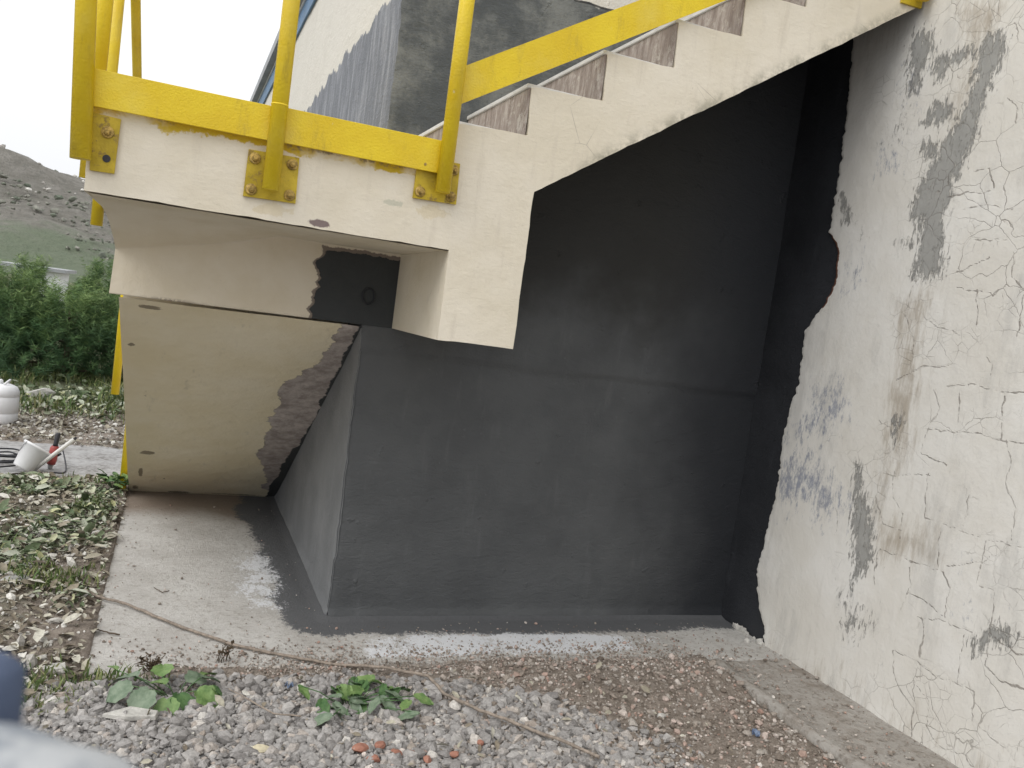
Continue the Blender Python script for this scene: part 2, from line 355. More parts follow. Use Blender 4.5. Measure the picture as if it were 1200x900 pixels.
# soil
m = Mat('soil', 0.95, 0.15)
n1, n2, n3 = m.noise(1.7, 6, .65), m.noise(22, 6, .75), m.noise(90, 4, .7)
c = m.mix(m.step(n2, .3, .7), (0.19, 0.155, 0.125), (0.36, 0.31, 0.265))
c = m.mix(m.step(n3, .55, .72, 0, .7), c, (.44, .40, .35))
c = m.mix(m.step(m.math('ADD', m.attr('grey'), m.math('MULTIPLY', m.math('SUBTRACT', n1, .5), .5)), .4, .7), c, m.mix(n3, (.20, .19, .185), (.33, .32, .31)))
gz = m.math('ADD', m.attr('green'), m.math('MULTIPLY', m.math('SUBTRACT', n2, .5), .8))
c = m.mix(m.step(gz, .4, .8, 0, .75), c, m.mix(n3, (.055, .09, .03), (.14, .165, .07)))
m.color(c).bump(m.math('ADD', n2, m.math('MULTIPLY', n3, .6)), .02, 1.0); M_SOIL = m.m

m = Mat('path_concrete', .9, .2); n2 = m.noise(25, 6, .7)
m.color(m.mix(m.step(m.noise(5, 7, .72), .38, .66), m.mix(m.step(n2, .35, .65), (.20, .19, .18), (.40, .39, .38)), m.mix(n2, (.33, .325, .32), (.50, .495, .49)))).bump(n2, .01); M_PATH = m.m
m = Mat('kerb_concrete', .9, .2); n2 = m.noise(30, 6, .72)
c = m.mix(m.noise(4), (.30, .275, .245), (.44, .415, .38)); c = m.mix(m.step(m.noise(6, 7, .72), .45, .66, 0, .7), c, (.22, .185, .15)); c = m.mix(m.step(n2, .50, .68, 0, .75), c, (.17, .145, .12)); m.color(c).bump(n2, .014); M_KERB = m.m

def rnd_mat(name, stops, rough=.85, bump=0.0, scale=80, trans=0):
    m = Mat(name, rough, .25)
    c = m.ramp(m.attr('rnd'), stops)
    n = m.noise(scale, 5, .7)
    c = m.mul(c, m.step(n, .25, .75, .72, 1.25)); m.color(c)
    if bump: m.bump(n, bump)
    return m.m
M_GRAVEL = rnd_mat('crushed_gravel', [(0, (.21, .197, .188)), (.25, (.28, .265, .252)), (.55, (.34, .325, .312)), (.8, (.395, .375, .355)), (.92, (.38, .325, .28)), (1, (.58, .555, .515))], .85, .004, 120)
M_RUBBLE = rnd_mat('soil_rubble', [(0, (.17, .14, .115)), (.35, (.30, .255, .215)), (.74, (.42, .385, .345)), (.82, (.38, .25, .20)), (1, (.66, .62, .57))], .9, .004, 120)
M_PEBBLE = rnd_mat('pale_pebbles', [(0, (.33, .31, .28)), (1, (.68, .66, .61))], .9, .003, 120)
M_LITTER = rnd_mat('dry_leaf_litter', [(0, (.10, .08, .06)), (.4, (.24, .205, .155)), (.7, (.38, .355, .28)), (.9, (.50, .48, .41)), (1, (.62, .60, .55))], .85)
M_IVY = rnd_mat('ground_leaves', [(0, (.085, .12, .06)), (.35, (.17, .21, .12)), (.65, (.29, .32, .22)), (.85, (.42, .44, .36)), (1, (.42, .42, .22))], .6)
M_GRASS = rnd_mat('grass_blades', [(0, (.06, .105, .03)), (.5, (.13, .18, .06)), (1, (.28, .28, .13))], .7)
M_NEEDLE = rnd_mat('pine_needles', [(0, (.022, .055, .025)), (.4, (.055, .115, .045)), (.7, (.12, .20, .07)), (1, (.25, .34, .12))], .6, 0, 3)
M_SCRUB = rnd_mat('hill_scrub', [(0, (.13, .15, .115)), (.5, (.185, .19, .155)), (1, (.26, .25, .22))], .95, 0, 1)  # narrow pale range: haze of distance put into the colour

def leaf_mat(name, a, b):
    m = Mat(name, .5, .35); n = m.noise(40, 5, .6)
    m.color(m.mix(m.step(n, .3, .7), a, b)).bump(m.noise(90), .003); return m.m
M_LEAF1 = leaf_mat('fresh_leaf', (.10, .18, .055), (.19, .28, .10))
M_LEAF2 = leaf_mat('dull_leaf', (.11, .16, .10), (.20, .25, .175))
M_LEAF3 = leaf_mat('dark_leaf', (.05, .115, .04), (.10, .18, .065))
M_DEAD = simple('dead_foliage', (.10, .075, .05), .9, .2, .4, 60)
M_TWIG = simple('weathered_wood', (.27, .225, .185), .85, .2, .3, 50, .004, 120)
M_BARK = simple('bark', (.10, .075, .055), .9, .2, .3, 30)
M_STONE = simple('pale_stone', (.47, .455, .42), .9, .2, .18, 30, .006, 60)
M_STONEY = simple('cream_stone', (.58, .52, .37), .9, .2, .18, 30, .006, 60)
M_STONEG = simple('grey_stone', (.33, .325, .31), .9, .2, .2, 30, .006, 60)
M_PLASTIC = simple('white_plastic', (.74, .74, .75), .4, .4, .05, 6)
M_BLACK = simple('black_rubber', (.025, .025, .03), .5, .4, .2, 30)
M_RED = simple('red_tool_casing', (.32, .06, .055), .45, .4, .25, 20)
M_SCRAP = simple('pale_blue_plastic', (.40, .50, .68), .4, .4, .15, 40)
M_METAL = simple('dull_steel', (.30, .30, .31), .4, .5, .2, 30)
M_MAST = simple('mast_steel', (.45, .46, .48), .6, .3, .1, 3)
m = Mat('grey_padding', .85, .3); m.color(m.mix(m.step(m.noise(60, 3), .38, .62), (.22, .24, .265), (.40, .41, .415))); M_PAD = m.m
M_NAVY = simple('navy_cloth', (.07, .09, .14), .8, .2, .15, 40)

# hill
m = Mat('hill_ground', 0.98, 0.1)
X, Y, Z = m.xyz()
n1, n2 = m.noise(.05, 6, .7), m.noise(.45, 6, .75)
n3 = m.noise(1.6, 5, .7)
c = m.mix(m.step(n2, .35, .68), (.19, .18, .155), (.285, .268, .24))  # contrast kept low: distance haze put into the ground colour
c = m.mix(m.step(n3, .5, .7, 0, .5), c, (.15, .155, .14))
gm = m.math('ADD', m.attr('green'), m.math('MULTIPLY', m.math('SUBTRACT', m.noise(.22, 7, .75), .5), 1.6))
c = m.mix(m.step(gm, .30, .85, 0, .85), c, m.mix(n3, (.105, .15, .095), (.215, .24, .165)))
rd = m.math('ADD', m.attr('red'), m.math('MULTIPLY', m.math('SUBTRACT', n2, .5), .5))
c = m.mix(m.step(rd, .45, .7), c, (.42, .29, .24))
m.color(c).bump(m.math('ADD', n2, n3), 1.2, .8); M_HILL = m.m

# ------------------------------------------------------------------ object helpers
def empty(name, loc, label=None, cat=None, group=None):
    o = bpy.data.objects.new(name, None); o.location = loc; o.empty_display_size = .1; col.objects.link(o)
    tag(o, label, cat, group); return o
def tag(o, label=None, cat=None, group=None, kind=None):
    for k, v in (('label', label), ('category', cat), ('group', group), ('kind', kind)):
        if v: o[k] = v
    return o
def link(name, me, mat, parent=None):
    o = bpy.data.objects.new(name, me)
    if mat and not me.materials: me.materials.append(mat)
    col.objects.link(o)
    if parent is not None:
        o.parent = parent; root = parent; off = Vector(parent.location)
        while root.parent is not None: root = root.parent; off = Vector(root.location)
        if parent.parent is None: o.matrix_parent_inverse = Matrix.Translation(-Vector(parent.location))
        # a sub-part keeps its parent's frame: part objects sit at world coordinates already
    return o
def mesh_np(name, v, f, attrs=None, smooth=False):
    v = np.ascontiguousarray(v, dtype=np.float32); f = np.asarray(f, dtype=np.int32); k = f.shape[1]
    me = bpy.data.meshes.new(name)
    me.vertices.add(len(v)); me.vertices.foreach_set('co', v.ravel())
    me.loops.add(f.size); me.loops.foreach_set('vertex_index', f.ravel())
    me.polygons.add(len(f)); me.polygons.foreach_set('loop_start', np.arange(0, f.size, k, dtype=np.int32))
    me.polygons.foreach_set('use_smooth', np.full(len(f), smooth, dtype=bool))
    for a, d in (attrs or {}).items():
        at = me.attributes.new(a, 'FLOAT', 'POINT'); at.data.foreach_set('value', np.ascontiguousarray(d, dtype=np.float32))
    me.update(calc_edges=True); me.validate(); return me
def grid(name, P, attrs=None, smooth=True, flip=False):     # P: (n, m, 3)
    n, mm = P.shape[:2]; i = np.arange(n * mm).reshape(n, mm)
    f = np.stack([i[:-1, :-1], i[1:, :-1], i[1:, 1:], i[:-1, 1:]], -1).reshape(-1, 4)
    if flip: f = f[:, ::-1]
    return mesh_np(name, P.reshape(-1, 3), f, {k: a.ravel() for k, a in (attrs or {}).items()}, smooth)
class MB:
    def __init__(s): s.bm = bmesh.new()
    def box(s, a, b, bev=0.0):
        g = bmesh.ops.create_cube(s.bm, size=1)['verts']
        for v in g: v.co = Vector([(a[i] + b[i]) / 2 + v.co[i] * (b[i] - a[i]) for i in range(3)])
        if bev: bmesh.ops.bevel(s.bm, geom=[e for e in s.bm.edges if e.verts[0] in g and e.verts[1] in g], offset=bev, segments=2, affect='EDGES', profile=.5)
        return s
    def tube(s, pts, r, n=14, caps=True):
        pts = [Vector(p) for p in pts]; rr = r if isinstance(r, (list, tuple)) else [r] * len(pts); rings = []; ref = None
        for i, p in enumerate(pts):
            d = (pts[min(i + 1, len(pts) - 1)] - pts[max(i - 1, 0)]).normalized()
            if ref is None: ref = d.orthogonal().normalized()
            u = (ref - d * ref.dot(d)).normalized(); ref = u; v = d.cross(u)
            rings.append([s.bm.verts.new(p + (u * math.cos(2 * math.pi * k / n) + v * math.sin(2 * math.pi * k / n)) * rr[i]) for k in range(n)])
        for a, b in zip(rings[:-1], rings[1:]):
            for k in range(n):
                f = s.bm.faces.new((a[k], a[(k + 1) % n], b[(k + 1) % n], b[k])); f.smooth = True
        if caps: s.bm.faces.new(rings[0][::-1]); s.bm.faces.new(rings[-1])
        return s
    def lathe(s, c, prof, n=24, axis=None):
        rings = []; c = Vector(c); Rm = Vector((0, 0, 1)).rotation_difference(Vector(axis).normalized()).to_matrix() if axis else Matrix.Identity(3)
        for r, z in prof: rings.append([s.bm.verts.new(c + Rm @ Vector((r * math.cos(2 * math.pi * k / n), r * math.sin(2 * math.pi * k / n), z))) for k in range(n)])
        for a, b in zip(rings[:-1], rings[1:]):
            for k in range(n):
                f = s.bm.faces.new((a[k], a[(k + 1) % n], b[(k + 1) % n], b[k])); f.smooth = True
        s.bm.faces.new(rings[0][::-1]); s.bm.faces.new(rings[-1]); return s
    def prism(s, poly, y0, y1):                  # polygon in X,Z run along Y
        a = [s.bm.verts.new((x, y0, z)) for x, z in poly]; b = [s.bm.verts.new((x, y1, z)) for x, z in poly]; n = len(poly)
        s.bm.faces.new(a[::-1]); s.bm.faces.new(b)
        for k in range(n): s.bm.faces.new((a[k], a[(k + 1) % n], b[(k + 1) % n], b[k]))
        return s
    def done(s, name, mat, parent=None):
        bmesh.ops.recalc_face_normals(s.bm, faces=s.bm.faces); me = bpy.data.meshes.new(name); s.bm.to_mesh(me); s.bm.free(); return link(name, me, mat, parent)
def dense(poly, skip=(), step=.03, amp=.0025, seed=3):      # subdivide a polygon's sides and make them slightly uneven
    out = []; rr = random.Random(seed)
    for i in range(len(poly)):
        a, b = poly[i], poly[(i + 1) % len(poly)]; L = math.hypot(b[0] - a[0], b[1] - a[1]); out.append(a)
        if i in skip: continue
        n = int(L / step); nx, nz = -(b[1] - a[1]) / L, (b[0] - a[0]) / L; w = 0
        for k in range(1, n):
            w = .6 * w + rr.gauss(0, amp); t = k / n; out.append((a[0] + (b[0] - a[0]) * t + nx * w, a[1] + (b[1] - a[1]) * t + nz * w))
    return out
def lin(a, b, step): return np.linspace(a, b, max(2, int(round(abs(b - a) / step)) + 1))
def graded(lo, a, b, hi, step):                  # fine between a and b, growing outwards
    r = [b]; d = step
    while r[-1] < hi: d *= 1.22; r.append(r[-1] + d)
    l = [a]; d = step
    while l[-1] > lo: d *= 1.22; l.append(l[-1] - d)
    return np.array(l[::-1][:-1] + list(lin(a, b, step)) + r[1:])

# ================================================================== SETTING
def soil_height(X, Y):
    p = p3(X, Y)
    n = fbm(p, 5, 4, 3) - .5; n2 = fbm(p, 28, 3, 9) - .5
    h = .012 + .035 * n + .016 * n2
    h = h - .03 * sstep(X, 1.5, 2.3) * sstep(Y, .02, -.25)
    front = .19 + .20 * (fbm(p, 5, 5, 21, .6) - .5)
    inside = sstep(Y, front, front + .12) * sstep(X, .115, .15) * sstep(Y, 3.05, 2.95)
    apron = sstep(X, 2.66, 2.70)
    h = h * (1 - inside) - .07 * inside
    h = h * (1 - apron) - .09 * apron
    h = np.where((X > 1.1) & (Y > .8), -.09, h)
    strip = sstep(X, .3, .1) * sstep(Y, 3.15, 3.3) * sstep(Y, 4.35, 4.2)
    h = h * (1 - strip) - .05 * strip
    far = sstep(np.hypot(X, Y), 8, 20); h = h * (1 - far)
    return h
gx = graded(-600, -1.7, 2.8, 600, .028); gy = graded(-300, -1.1, 4.6, 900, .028)
GX, GY = np.meshgrid(gx, gy, indexing='ij'); GZ = soil_height(GX, GY)
fp = p3(GX, GY)
green = sstep(GX, .15, -.25) * sstep(GY, .1, .5) * sstep(GY, 3.3, 2.9) * .55
greyL = sstep(GX, .15, -.1) * .45
green = np.maximum(green, sstep(GY, 5.2, 6.0) * sstep(GX, .4, -.3) * .75)
green = np.maximum(green, np.exp(-(((GX + .02) / .12) ** 2 + ((GY - .02) / .14) ** 2)) * .8)
grey = np.maximum(sstep(GY, .12, -.05) * sstep(GX, 2.0, 1.0) * .75, greyL)
ground = link('ground', grid('ground', np.stack([GX, GY, GZ], -1), {'green': green, 'grey': grey}), M_SOIL); tag(ground, kind='structure')
def gz_at(x, y): return float(soil_height(np.array([x]), np.array([y]))[0])

# concrete apron at the foot of the walls
ax_, ay_ = lin(.10, XR + .01, .013), lin(.02, 3.3, .013)
AX, AY = np.meshgrid(ax_, ay_, indexing='ij'); ap = p3(AX, AY)
left = .012 * (fbm(p3(AY, AY * 0), 9, 3, 5) - .5)
AXj = AX + np.where(AX < .2, left * 3 * (1 - (AX - .1) / .1), 0)
dl = np.where(AY > YW, XW - AX, 9); df = np.where(AX > XW, YW - AY, 9)
dcorner = np.hypot(np.maximum(XW - AX, 0), np.maximum(YW - AY, 0)); dwall = np.minimum(np.minimum(np.where(dl > -.01, dl, 9), np.where(df > -.01, df, 9)), np.where((AX <= XW) & (AY <= YW), dcorner, 9))
wid = .20 + .13 * (fbm(ap, 5, 4, 31) - .5) + .05 * sstep(AY, 1.6, 2.6)
coatA = sstep(dwall - wid, .10, -.09); inwall = (AX > XW) & (AY > YW); coatA = np.where(inwall, 1, coatA)
wl = sstep(AX, .48, .84) * sstep(AX, 1.02, .80) * sstep(AY, .40, 1.15) * sstep(AY, 2.5, 1.1)
wf = sstep(AY, .24, .33) * sstep(AY, .60, .46) * sstep(AX, 1.05, 1.2) * sstep(AX, 2.9, 2.2)
white = np.clip(np.maximum(wl * .92, wf * .95) * (0.25 + 1.5 * fbm(ap, 7, 4, 41)), 0, 1)
damp = sstep(AY, 1.9, 2.75) * 1.0 + .25 * sstep(AX, .6, .9) * sstep(AY, 1.3, 2.2)
soilA = sstep(AX, 2.70, 2.45) * np.maximum(sstep(AY, .36, .16) * .8 * sstep(AX, .15, 1.2), .45 * sstep(AX, .2, .1))
AZ = .006 * (fbm(ap, 4, 4, 55) - .5) + .012 * sstep(dwall, .06, 0)
AZ = AZ - .03 * sstep(AX, 2.655, 2.665) * sstep(AY, .165, .155)
apron = link('concrete_apron', grid('concrete_apron', np.stack([AXj, AY, AZ], -1), {'coat': coatA, 'white': white, 'damp': damp, 'soil': soilA}), M_APRON); tag(apron, kind='structure')
# raised strip of concrete along the wing wall, its kerb
kx, ky = np.array([2.668, 2.672, 2.678, 2.70, 2.72, 2.735, 2.75, 2.85, 2.95, 3.05, 3.14]), lin(-3.2, .17, .02)
KX, KY = np.meshgrid(kx, ky, indexing='ij'); kn = fbm(p3(KX, KY), 12, 4, 61) - .5
KZ = np.array([-.12, -.03, .006, .012, .012, .004, -.002, .0, .003, .004, .004])[:, None] + .014 * kn
KXX = KX + .014 * (fbm(p3(KY, KY * 0 + .3), 9, 3, 62) - .5)
tag(link('kerb', grid('kerb', np.stack([KXX, KY, KZ], -1)), M_KERB), kind='structure')
# concrete path crossing behind the stair
px_, py_ = lin(-6, .3, .06), lin(3.15, 4.35, .04)
PX, PY = np.meshgrid(px_, py_, indexing='ij'); PYj = PY + .06 * (fbm(p3(PX, PX * 0), 3, 3, 71) - .5)
tag(link('path', grid('path', np.stack([PX, PYj, .004 + .006 * (fbm(p3(PX, PY), 6, 3, 72) - .5)], -1)), M_PATH), kind='structure')

# hillside
hx, hy = lin(-190, 120, 2.2), lin(34, 230, 2.2)
HX, HY = np.meshgrid(hx, hy, indexing='ij'); hp = p3(HX, HY)
ridge = 17.2 + (fbm(p3(HX, HX * 0), .02, 3, 81) - .5) * 4 - .055 * (HX + 25)
t = sstep(HY, 34, 150); HZ = -2 + ridge * t ** 1.25 * (1 - .25 * sstep(HY, 150, 230)) + (fbm(hp, .05, 5, 83) - .5) * 7 * sstep(HY, 40, 80) + (fbm(hp, .25, 3, 84) - .5) * 1.6
hg = sstep(HY, 100, 70) * .9 + .20 + .35 * (fbm(hp, .03, 3, 86) - .5)
hr = sstep(HY, 138, 152) * sstep(HX, -38, -28) * .9
tag(link('hillside', grid('hillside', np.stack([HX, HY, HZ], -1), {'green': hg, 'red': hr}), M_HILL), kind='structure')
def hill_z(x, y):
    i = np.clip(np.searchsorted(hx, x), 0, len(hx) - 1); j = np.clip(np.searchsorted(hy, y), 0, len(hy) - 1); return HZ[i, j]

# ================================================================== BUILDING
bld = empty('factory_building', (XW, YW, 0), 'factory building with dark grey waterproofed base, cracked cream plaster and blue eave', 'building')
# front wall, coated
fx, fz = lin(XW, XR + .03, .016), lin(-.06, 3.62, .016)
FX, FZ = np.meshgrid(fx, fz, indexing='ij'); f_p = np.stack([FX, FX * 0, FZ], -1)
ledge = sstep(FZ + .03 * (fbm(p3(FX, FX * 0), 3, 3, 91) - .5), 1.185, 1.20) * .012
FY = YW - ledge + .010 * (fbm(f_p, 2.2, 4, 92) - .5) + .004 * (fbm(f_p, 14, 3, 93) - .5)
FY = FY - .014 * sstep(FZ, .05, 0)
edge = sstep(FX, XW + .02, XW) ; FY = FY + edge * .006
bound = 2.875 - .06 * (FX - 1.78) + .05 * (fbm(p3(FX, FX * 0), 6, 3, 94) - .5) + 1.2 * sstep(FX, 1.80, 1.66)
FX = FX + .016 * (fbm(np.stack([FZ * 0, FZ * 0, FZ], -1), 17, 4, 161, .65) - .5) * sstep(FX, XW + .05, XW)
creamF = np.clip(.5 + np.minimum(FZ - bound, FZ - SLOPE * FX - 1.0) * 9, 0, 1)
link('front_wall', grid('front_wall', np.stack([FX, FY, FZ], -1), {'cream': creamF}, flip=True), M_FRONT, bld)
# left face
sy, sz = lin(YW, 4.2, .022), lin(-.06, 3.62, .022); sy = np.concatenate([sy, lin(4.3, 14, .3)])
SY, SZ = np.meshgrid(sy, sz, indexing='ij'); s_p = np.stack([SY * 0, SY, SZ], -1)
SX = XW + .008 * (fbm(s_p, 2.5, 4, 95) - .5) + .004 * (fbm(s_p, 14, 3, 96) - .5) - .012 * sstep(SZ, .05, 0)
SX = SX + sstep(SY, YW + .02, YW) * .006
SX = SX + .016 * (fbm(np.stack([SZ * 0, SZ * 0, SZ], -1), 17, 4, 161, .65) - .5) * sstep(SY, YW + .05, YW)
cs = np.clip(.5 + (SZ - 2.75 - .16 * (fbm(np.stack([SY * 0, SY, SZ * .3], -1), 7, 4, 97) - .5)) * 7, 0, 1)
link('side_wall', grid('side_wall', np.stack([SX, SY, SZ], -1), {'cream': cs}), M_SIDE, bld)
MB().box((XW - .02, YW - .02, 3.57), (XW - .004, 14, 3.73)).done('eave_band', M_BLUE, bld)
MB().box((XW - .03, YW - .03, 3.732), (XW - .004, 14, 3.762)).done('eave_strip', M_WHITEM, bld)
MB().box((XW - .09, YW - .09, 3.764), (XR + 3, 14, 3.86)).done('roof_edge', M_GREYM, bld)
# wing: coated substrate, plaster layer with a ragged end over it
zz = lin(-.06, 3.7, .03); yy = lin(-.2, YW + .01, .03); WY, WZ = np.meshgrid(yy, zz, indexing='ij')
wp = np.stack([WY * 0, WY, WZ], -1); link('wing_substrate', grid('wing_substrate', np.stack([XR + .016 + .008 * (fbm(wp, 5, 3, 101) - .5), WY, WZ], -1)), M_COAT, bld)
MB().box((XR + .06, -7, -.06), (XR + 3, YW + 13, 3.755)).done('wing_core', M_COAT, bld)
edge_px = [(1000, 20), (997, 55), (994, 100), (990, 130), (986, 165), (982, 200), (977, 230), (973, 255), (969, 272), (977, 284), (979, 297), (977, 330), (964, 356), (950, 375), (942, 388), (938, 415), (935, 445), (924, 478), (916, 515), (908, 575), (897, 620), (887, 665), (885, 690), (889, 715), (894, 738), (893, 760)]
ew = np.array([on(x, y, 0, XR)[1:] for x, y in edge_px]); ew = ew[np.argsort(ew[:, 1])]
wz = lin(-.06, 3.2, .0058); nn = fbm(np.stack([wz, wz * 0, wz * 0], -1), 38, 4, 103, .65) - .5
ye = np.interp(wz, ew[:, 1], ew[:, 0]) + .035 * nn
YMIN = -1.3
uu = np.concatenate([[0, 0.0], lin(0, 1, 1 / 330.)])
WU, WZ = np.meshgrid(uu, wz, indexing='ij')
WYY = ye[None, :] + WU * (YMIN - ye[None, :])
PP = np.stack([WYY.ravel(), WZ.ravel()], 1)
def z4(l): return [on(860 + x / 2, y / 2, 0, XR)[1:] for x, y in l]
def z3(l): return [on(860 + x / 2, 450 + y / 2, 0, XR)[1:] for x, y in l]
cracks = [z3(l) for l in (
    [(500,5),(560,0),(620,20),(680,20)], [(440,105),(520,110),(590,120),(640,135),(690,140)], [(340,85),(365,100),(395,85),(380,120),(375,150),(355,165)],
    [(340,385),(400,410),(450,425),(490,440)], [(330,265),(340,300),(350,330),(395,345)], [(450,310),(490,330),(540,345),(590,365),(640,375),(690,388)],
    [(455,210),(450,260),(450,310)], [(490,330),(480,370),(480,430),(500,460),(505,480),(495,550)], [(590,365),(580,420),(570,470)], [(410,490),(450,510),(490,545)],
    [(340,385),(330,430),(330,470)], [(410,425),(415,470),(405,500),(390,530)], [(430,545),(500,560),(560,585)], [(605,475),(610,520),(600,580)], [(570,470),(605,480)],
    [(440,545),(445,580),(435,640)], [(540,590),(530,650),(525,700)], [(370,625),(430,650),(470,685),(520,700),(560,720)], [(560,720),(560,790)], [(660,880),(675,830)],
    [(640,130),(650,190),(635,230),(660,290),(650,370)], [(550,260),(545,310),(535,345)], [(470,10),(480,60),(450,110),(440,160),(500,190)], [(320,205),(380,215),(420,210),(460,215)],
    [(375,205),(370,260),(395,300),(390,360)], [(530,20),(525,90)], [(635,30),(625,130)], [(500,430),(560,420),(620,400)], [(600,580),(650,625),(690,640)], [(600,580),(590,660),(620,690),(690,720)],
    [(420,700),(460,740),(450,800),(480,850)], [(370,625),(380,700),(420,760),(410,850)], [(560,790),(600,820),(660,880)], [(480,850),(540,870),(560,900)], [(240,290),(245,330),(235,350)])]
cracks += [z4(l) for l in (
    [(520,675),(560,680),(610,690),(640,670)], [(570,680),(570,760)], [(655,590),(650,650),(680,680)], [(680,690),(665,790)], [(560,565),(640,560)], [(640,230),(665,240),(660,290)],
    [(560,400),(600,395),(610,440)], [(500,460),(560,450),(600,450)], [(430,730),(470,760),(500,770),(540,790)], [(420,670),(400,740),(425,800),(415,850)], [(380,890),(440,860),(510,855)],
    [(590,835),(610,850),(605,880)], [(530,490),(580,480),(650,490)], [(520,640),(560,620),(600,600)])]
jit = np.stack([fbm(np.stack([PP[:, 0], PP[:, 1], PP[:, 0] * 0], -1), 30, 3, 105) - .5, fbm(np.stack([PP[:, 0], PP[:, 1], PP[:, 0] * 0 + 3], -1), 30, 3, 106) - .5], 1) * .022
PJ = PP + jit; cd_ = np.full(len(PP), 1.0)
for l in cracks: cd_ = np.minimum(cd_, line_d(PJ, l))
PW = PP + jit * 1.6
def soft(polys, w): 
    d = np.full(len(PP), 9.0)
    for q in polys: d = np.minimum(d, poly_sd(PW, q))
    return np.clip(.5 - d / w, 0, 1)
peel = soft([z4(l) for l in (
    [(590,80),(630,70),(635,130),(610,180),(580,260),(560,340),(520,420),(500,500),(490,580),(490,640),(440,660),(415,650),(430,580),(430,530),(410,490),(425,450),(455,400),(480,340),(520,290),(560,200),(565,120)],
    [(430,70),(470,80),(475,110),(450,150),(430,220),(405,240),(415,170),(410,110)], [(470,140),(560,105),(565,125),(500,160),(490,190),(470,185)],
    [(440,290),(470,245),(510,240),(520,270),(480,290)], [(440,340),(480,330),(480,370),(445,370)], [(252,450),(272,505),(275,520),(256,520)], [(390,562),(420,572),(418,582),(392,575)])] +
    [z3(l) for l in ([(285,190),(300,180),(300,260),(325,300),(320,370),(330,420),(300,450),(280,470),(270,500),(280,440),(275,330),(280,260)],
    [(560,600),(600,565),(630,555),(655,590),(640,620),(600,600),(570,635)], [(370,80),(395,70),(390,110),(375,145)])], .11)
peel2 = soft([z3([(245,480),(290,520),(330,560),(290,600),(240,590),(250,540)]), z4([(330,340),(370,300),(405,250),(400,300),(370,340)]), z4([(290,520),(305,560),(295,560)])], .16)
peel = np.maximum(peel * .92, peel2 * .60)
blue = soft([z3(l) for l in ([(190,0),(265,0),(270,100),(200,120),(110,150),(100,130),(180,60)], [(90,220),(120,160),(200,150),(210,200),(260,250),(280,260),(275,300),(210,330),(160,280),(100,290)])] +
            [z4(l) for l in ([(345,360),(370,360),(370,390),(345,390)], [(265,600),(292,600),(285,665),(262,665)], [(410,170),(435,160),(430,230),(410,235)])], .26) * .95
blue = np.maximum(blue, soft([z3([(525,440),(570,430),(570,560),(520,550)])], .2) * .45)
dirt = soft([z4(l) for l in ([(540,0),(640,0),(610,90),(560,220),(530,300),(500,280),(540,150)], [(370,690),(470,680),(440,780),(430,900),(380,900)])] +
            [z3(l) for l in ([(360,0),(440,0),(420,120),(400,210),(350,200)], [(320,320),(480,330),(480,430),(340,400)], [(330,200),(370,200),(340,330),(320,320)])], .18) * .80
dirt = np.maximum(dirt, .35 * sstep(PP[:, 1], .35, .0))
dirt = np.maximum(dirt, .30 * sstep(PP[:, 1], 2.45, 2.95) * sstep(PP[:, 0], -.3, .3))
brk = soft([[on(x, y, 0, XR)[1:] for x, y in ((966,268),(984,280),(989,305),(983,338),(964,364),(955,330))]], .03)
brk = brk * sstep(PP[:, 0], np.repeat(ye[None, :] - .025, len(uu), 0).ravel() - .004, np.repeat(ye[None, :] - .012, len(uu), 0).ravel())
WX = np.full(WU.shape, XR) + .006 * (fbm(np.stack([WU * 0, WYY, WZ], -1), 3, 4, 107) - .5) + (.0008 * sstep(cd_, .004, .001) + .001 * sstep(peel, .45, .65)).reshape(WU.shape)
WX[0] += .03
dedge = ye[None, :] - WYY; WX = WX + .010 * np.exp(-np.clip(dedge, 0, 1) / .008)
link('wing_plaster', grid('wing_plaster', np.stack([WX, WYY, WZ], -1), {'crack': cd_, 'peel': peel, 'blue': blue, 'dirt': dirt, 'brick': brk}, flip=True), M_WING, bld)
qy, qz = lin(-7, YMIN, .1), lin(-.06, 3.7, .1); QY, QZ = np.meshgrid(qy, qz, indexing='ij')
link('wing_plaster', grid('wing_plaster', np.stack([QY * 0 + XR, QY, QZ], -1), {'crack': QY * 0 + 1}), M_WING, bld)
# crumbled plaster at the foot of the ragged end
mv = MB()
for k in range(26):
    q = gnd(888 + random.uniform(-16, 14), 742 + random.uniform(-8, 14), .0); r = random.uniform(.006, .02)
    g = bmesh.ops.create_icosphere(mv.bm, subdivisions=1, radius=r, matrix=Matrix.Translation((min(q[0], XR - .005), q[1], r * .4)))['verts']
    for v in g: v.co += Vector((random.gauss(0, r * .2), random.gauss(0, r * .2), random.gauss(0, r * .2)))
tag(mv.done('plaster_crumbs', M_STONE), kind='stuff')

# ================================================================== STAIRCASE
st = empty('concrete_staircase', (0, 0, 0), 'cream painted concrete staircase with landing turning round the building corner', 'staircase')
land = [(-.008, ZL), (XD, ZL), (XD, ZT), (-.008, ZT)]
lp = dense(land, skip=(1,), amp=.0010, seed=4)
MB().prism(lp, 0, YW - .006).done('landing', M_CREAM, st)
NS = 7
up = [(XD, ZB), (XD2, ZB), (XD2, 1.886), (XR - .01, 1.886 + SLOPE * (XR - .01 - XD2))]
top = []
for k in range(NS):
    x = XS0 + RUN * k; z = ZT + RISE * k
    top += [(x + .006, z + .004), (x - .002, z + RISE - .012), (x + .012, z + RISE - .008)]
endx = min(XS0 + RUN * NS, XR - .01)
top = [q for q in top if q[0] < XR - .02]; top.append((XR - .01, top[-1][1] + .004))
top = top[1:]
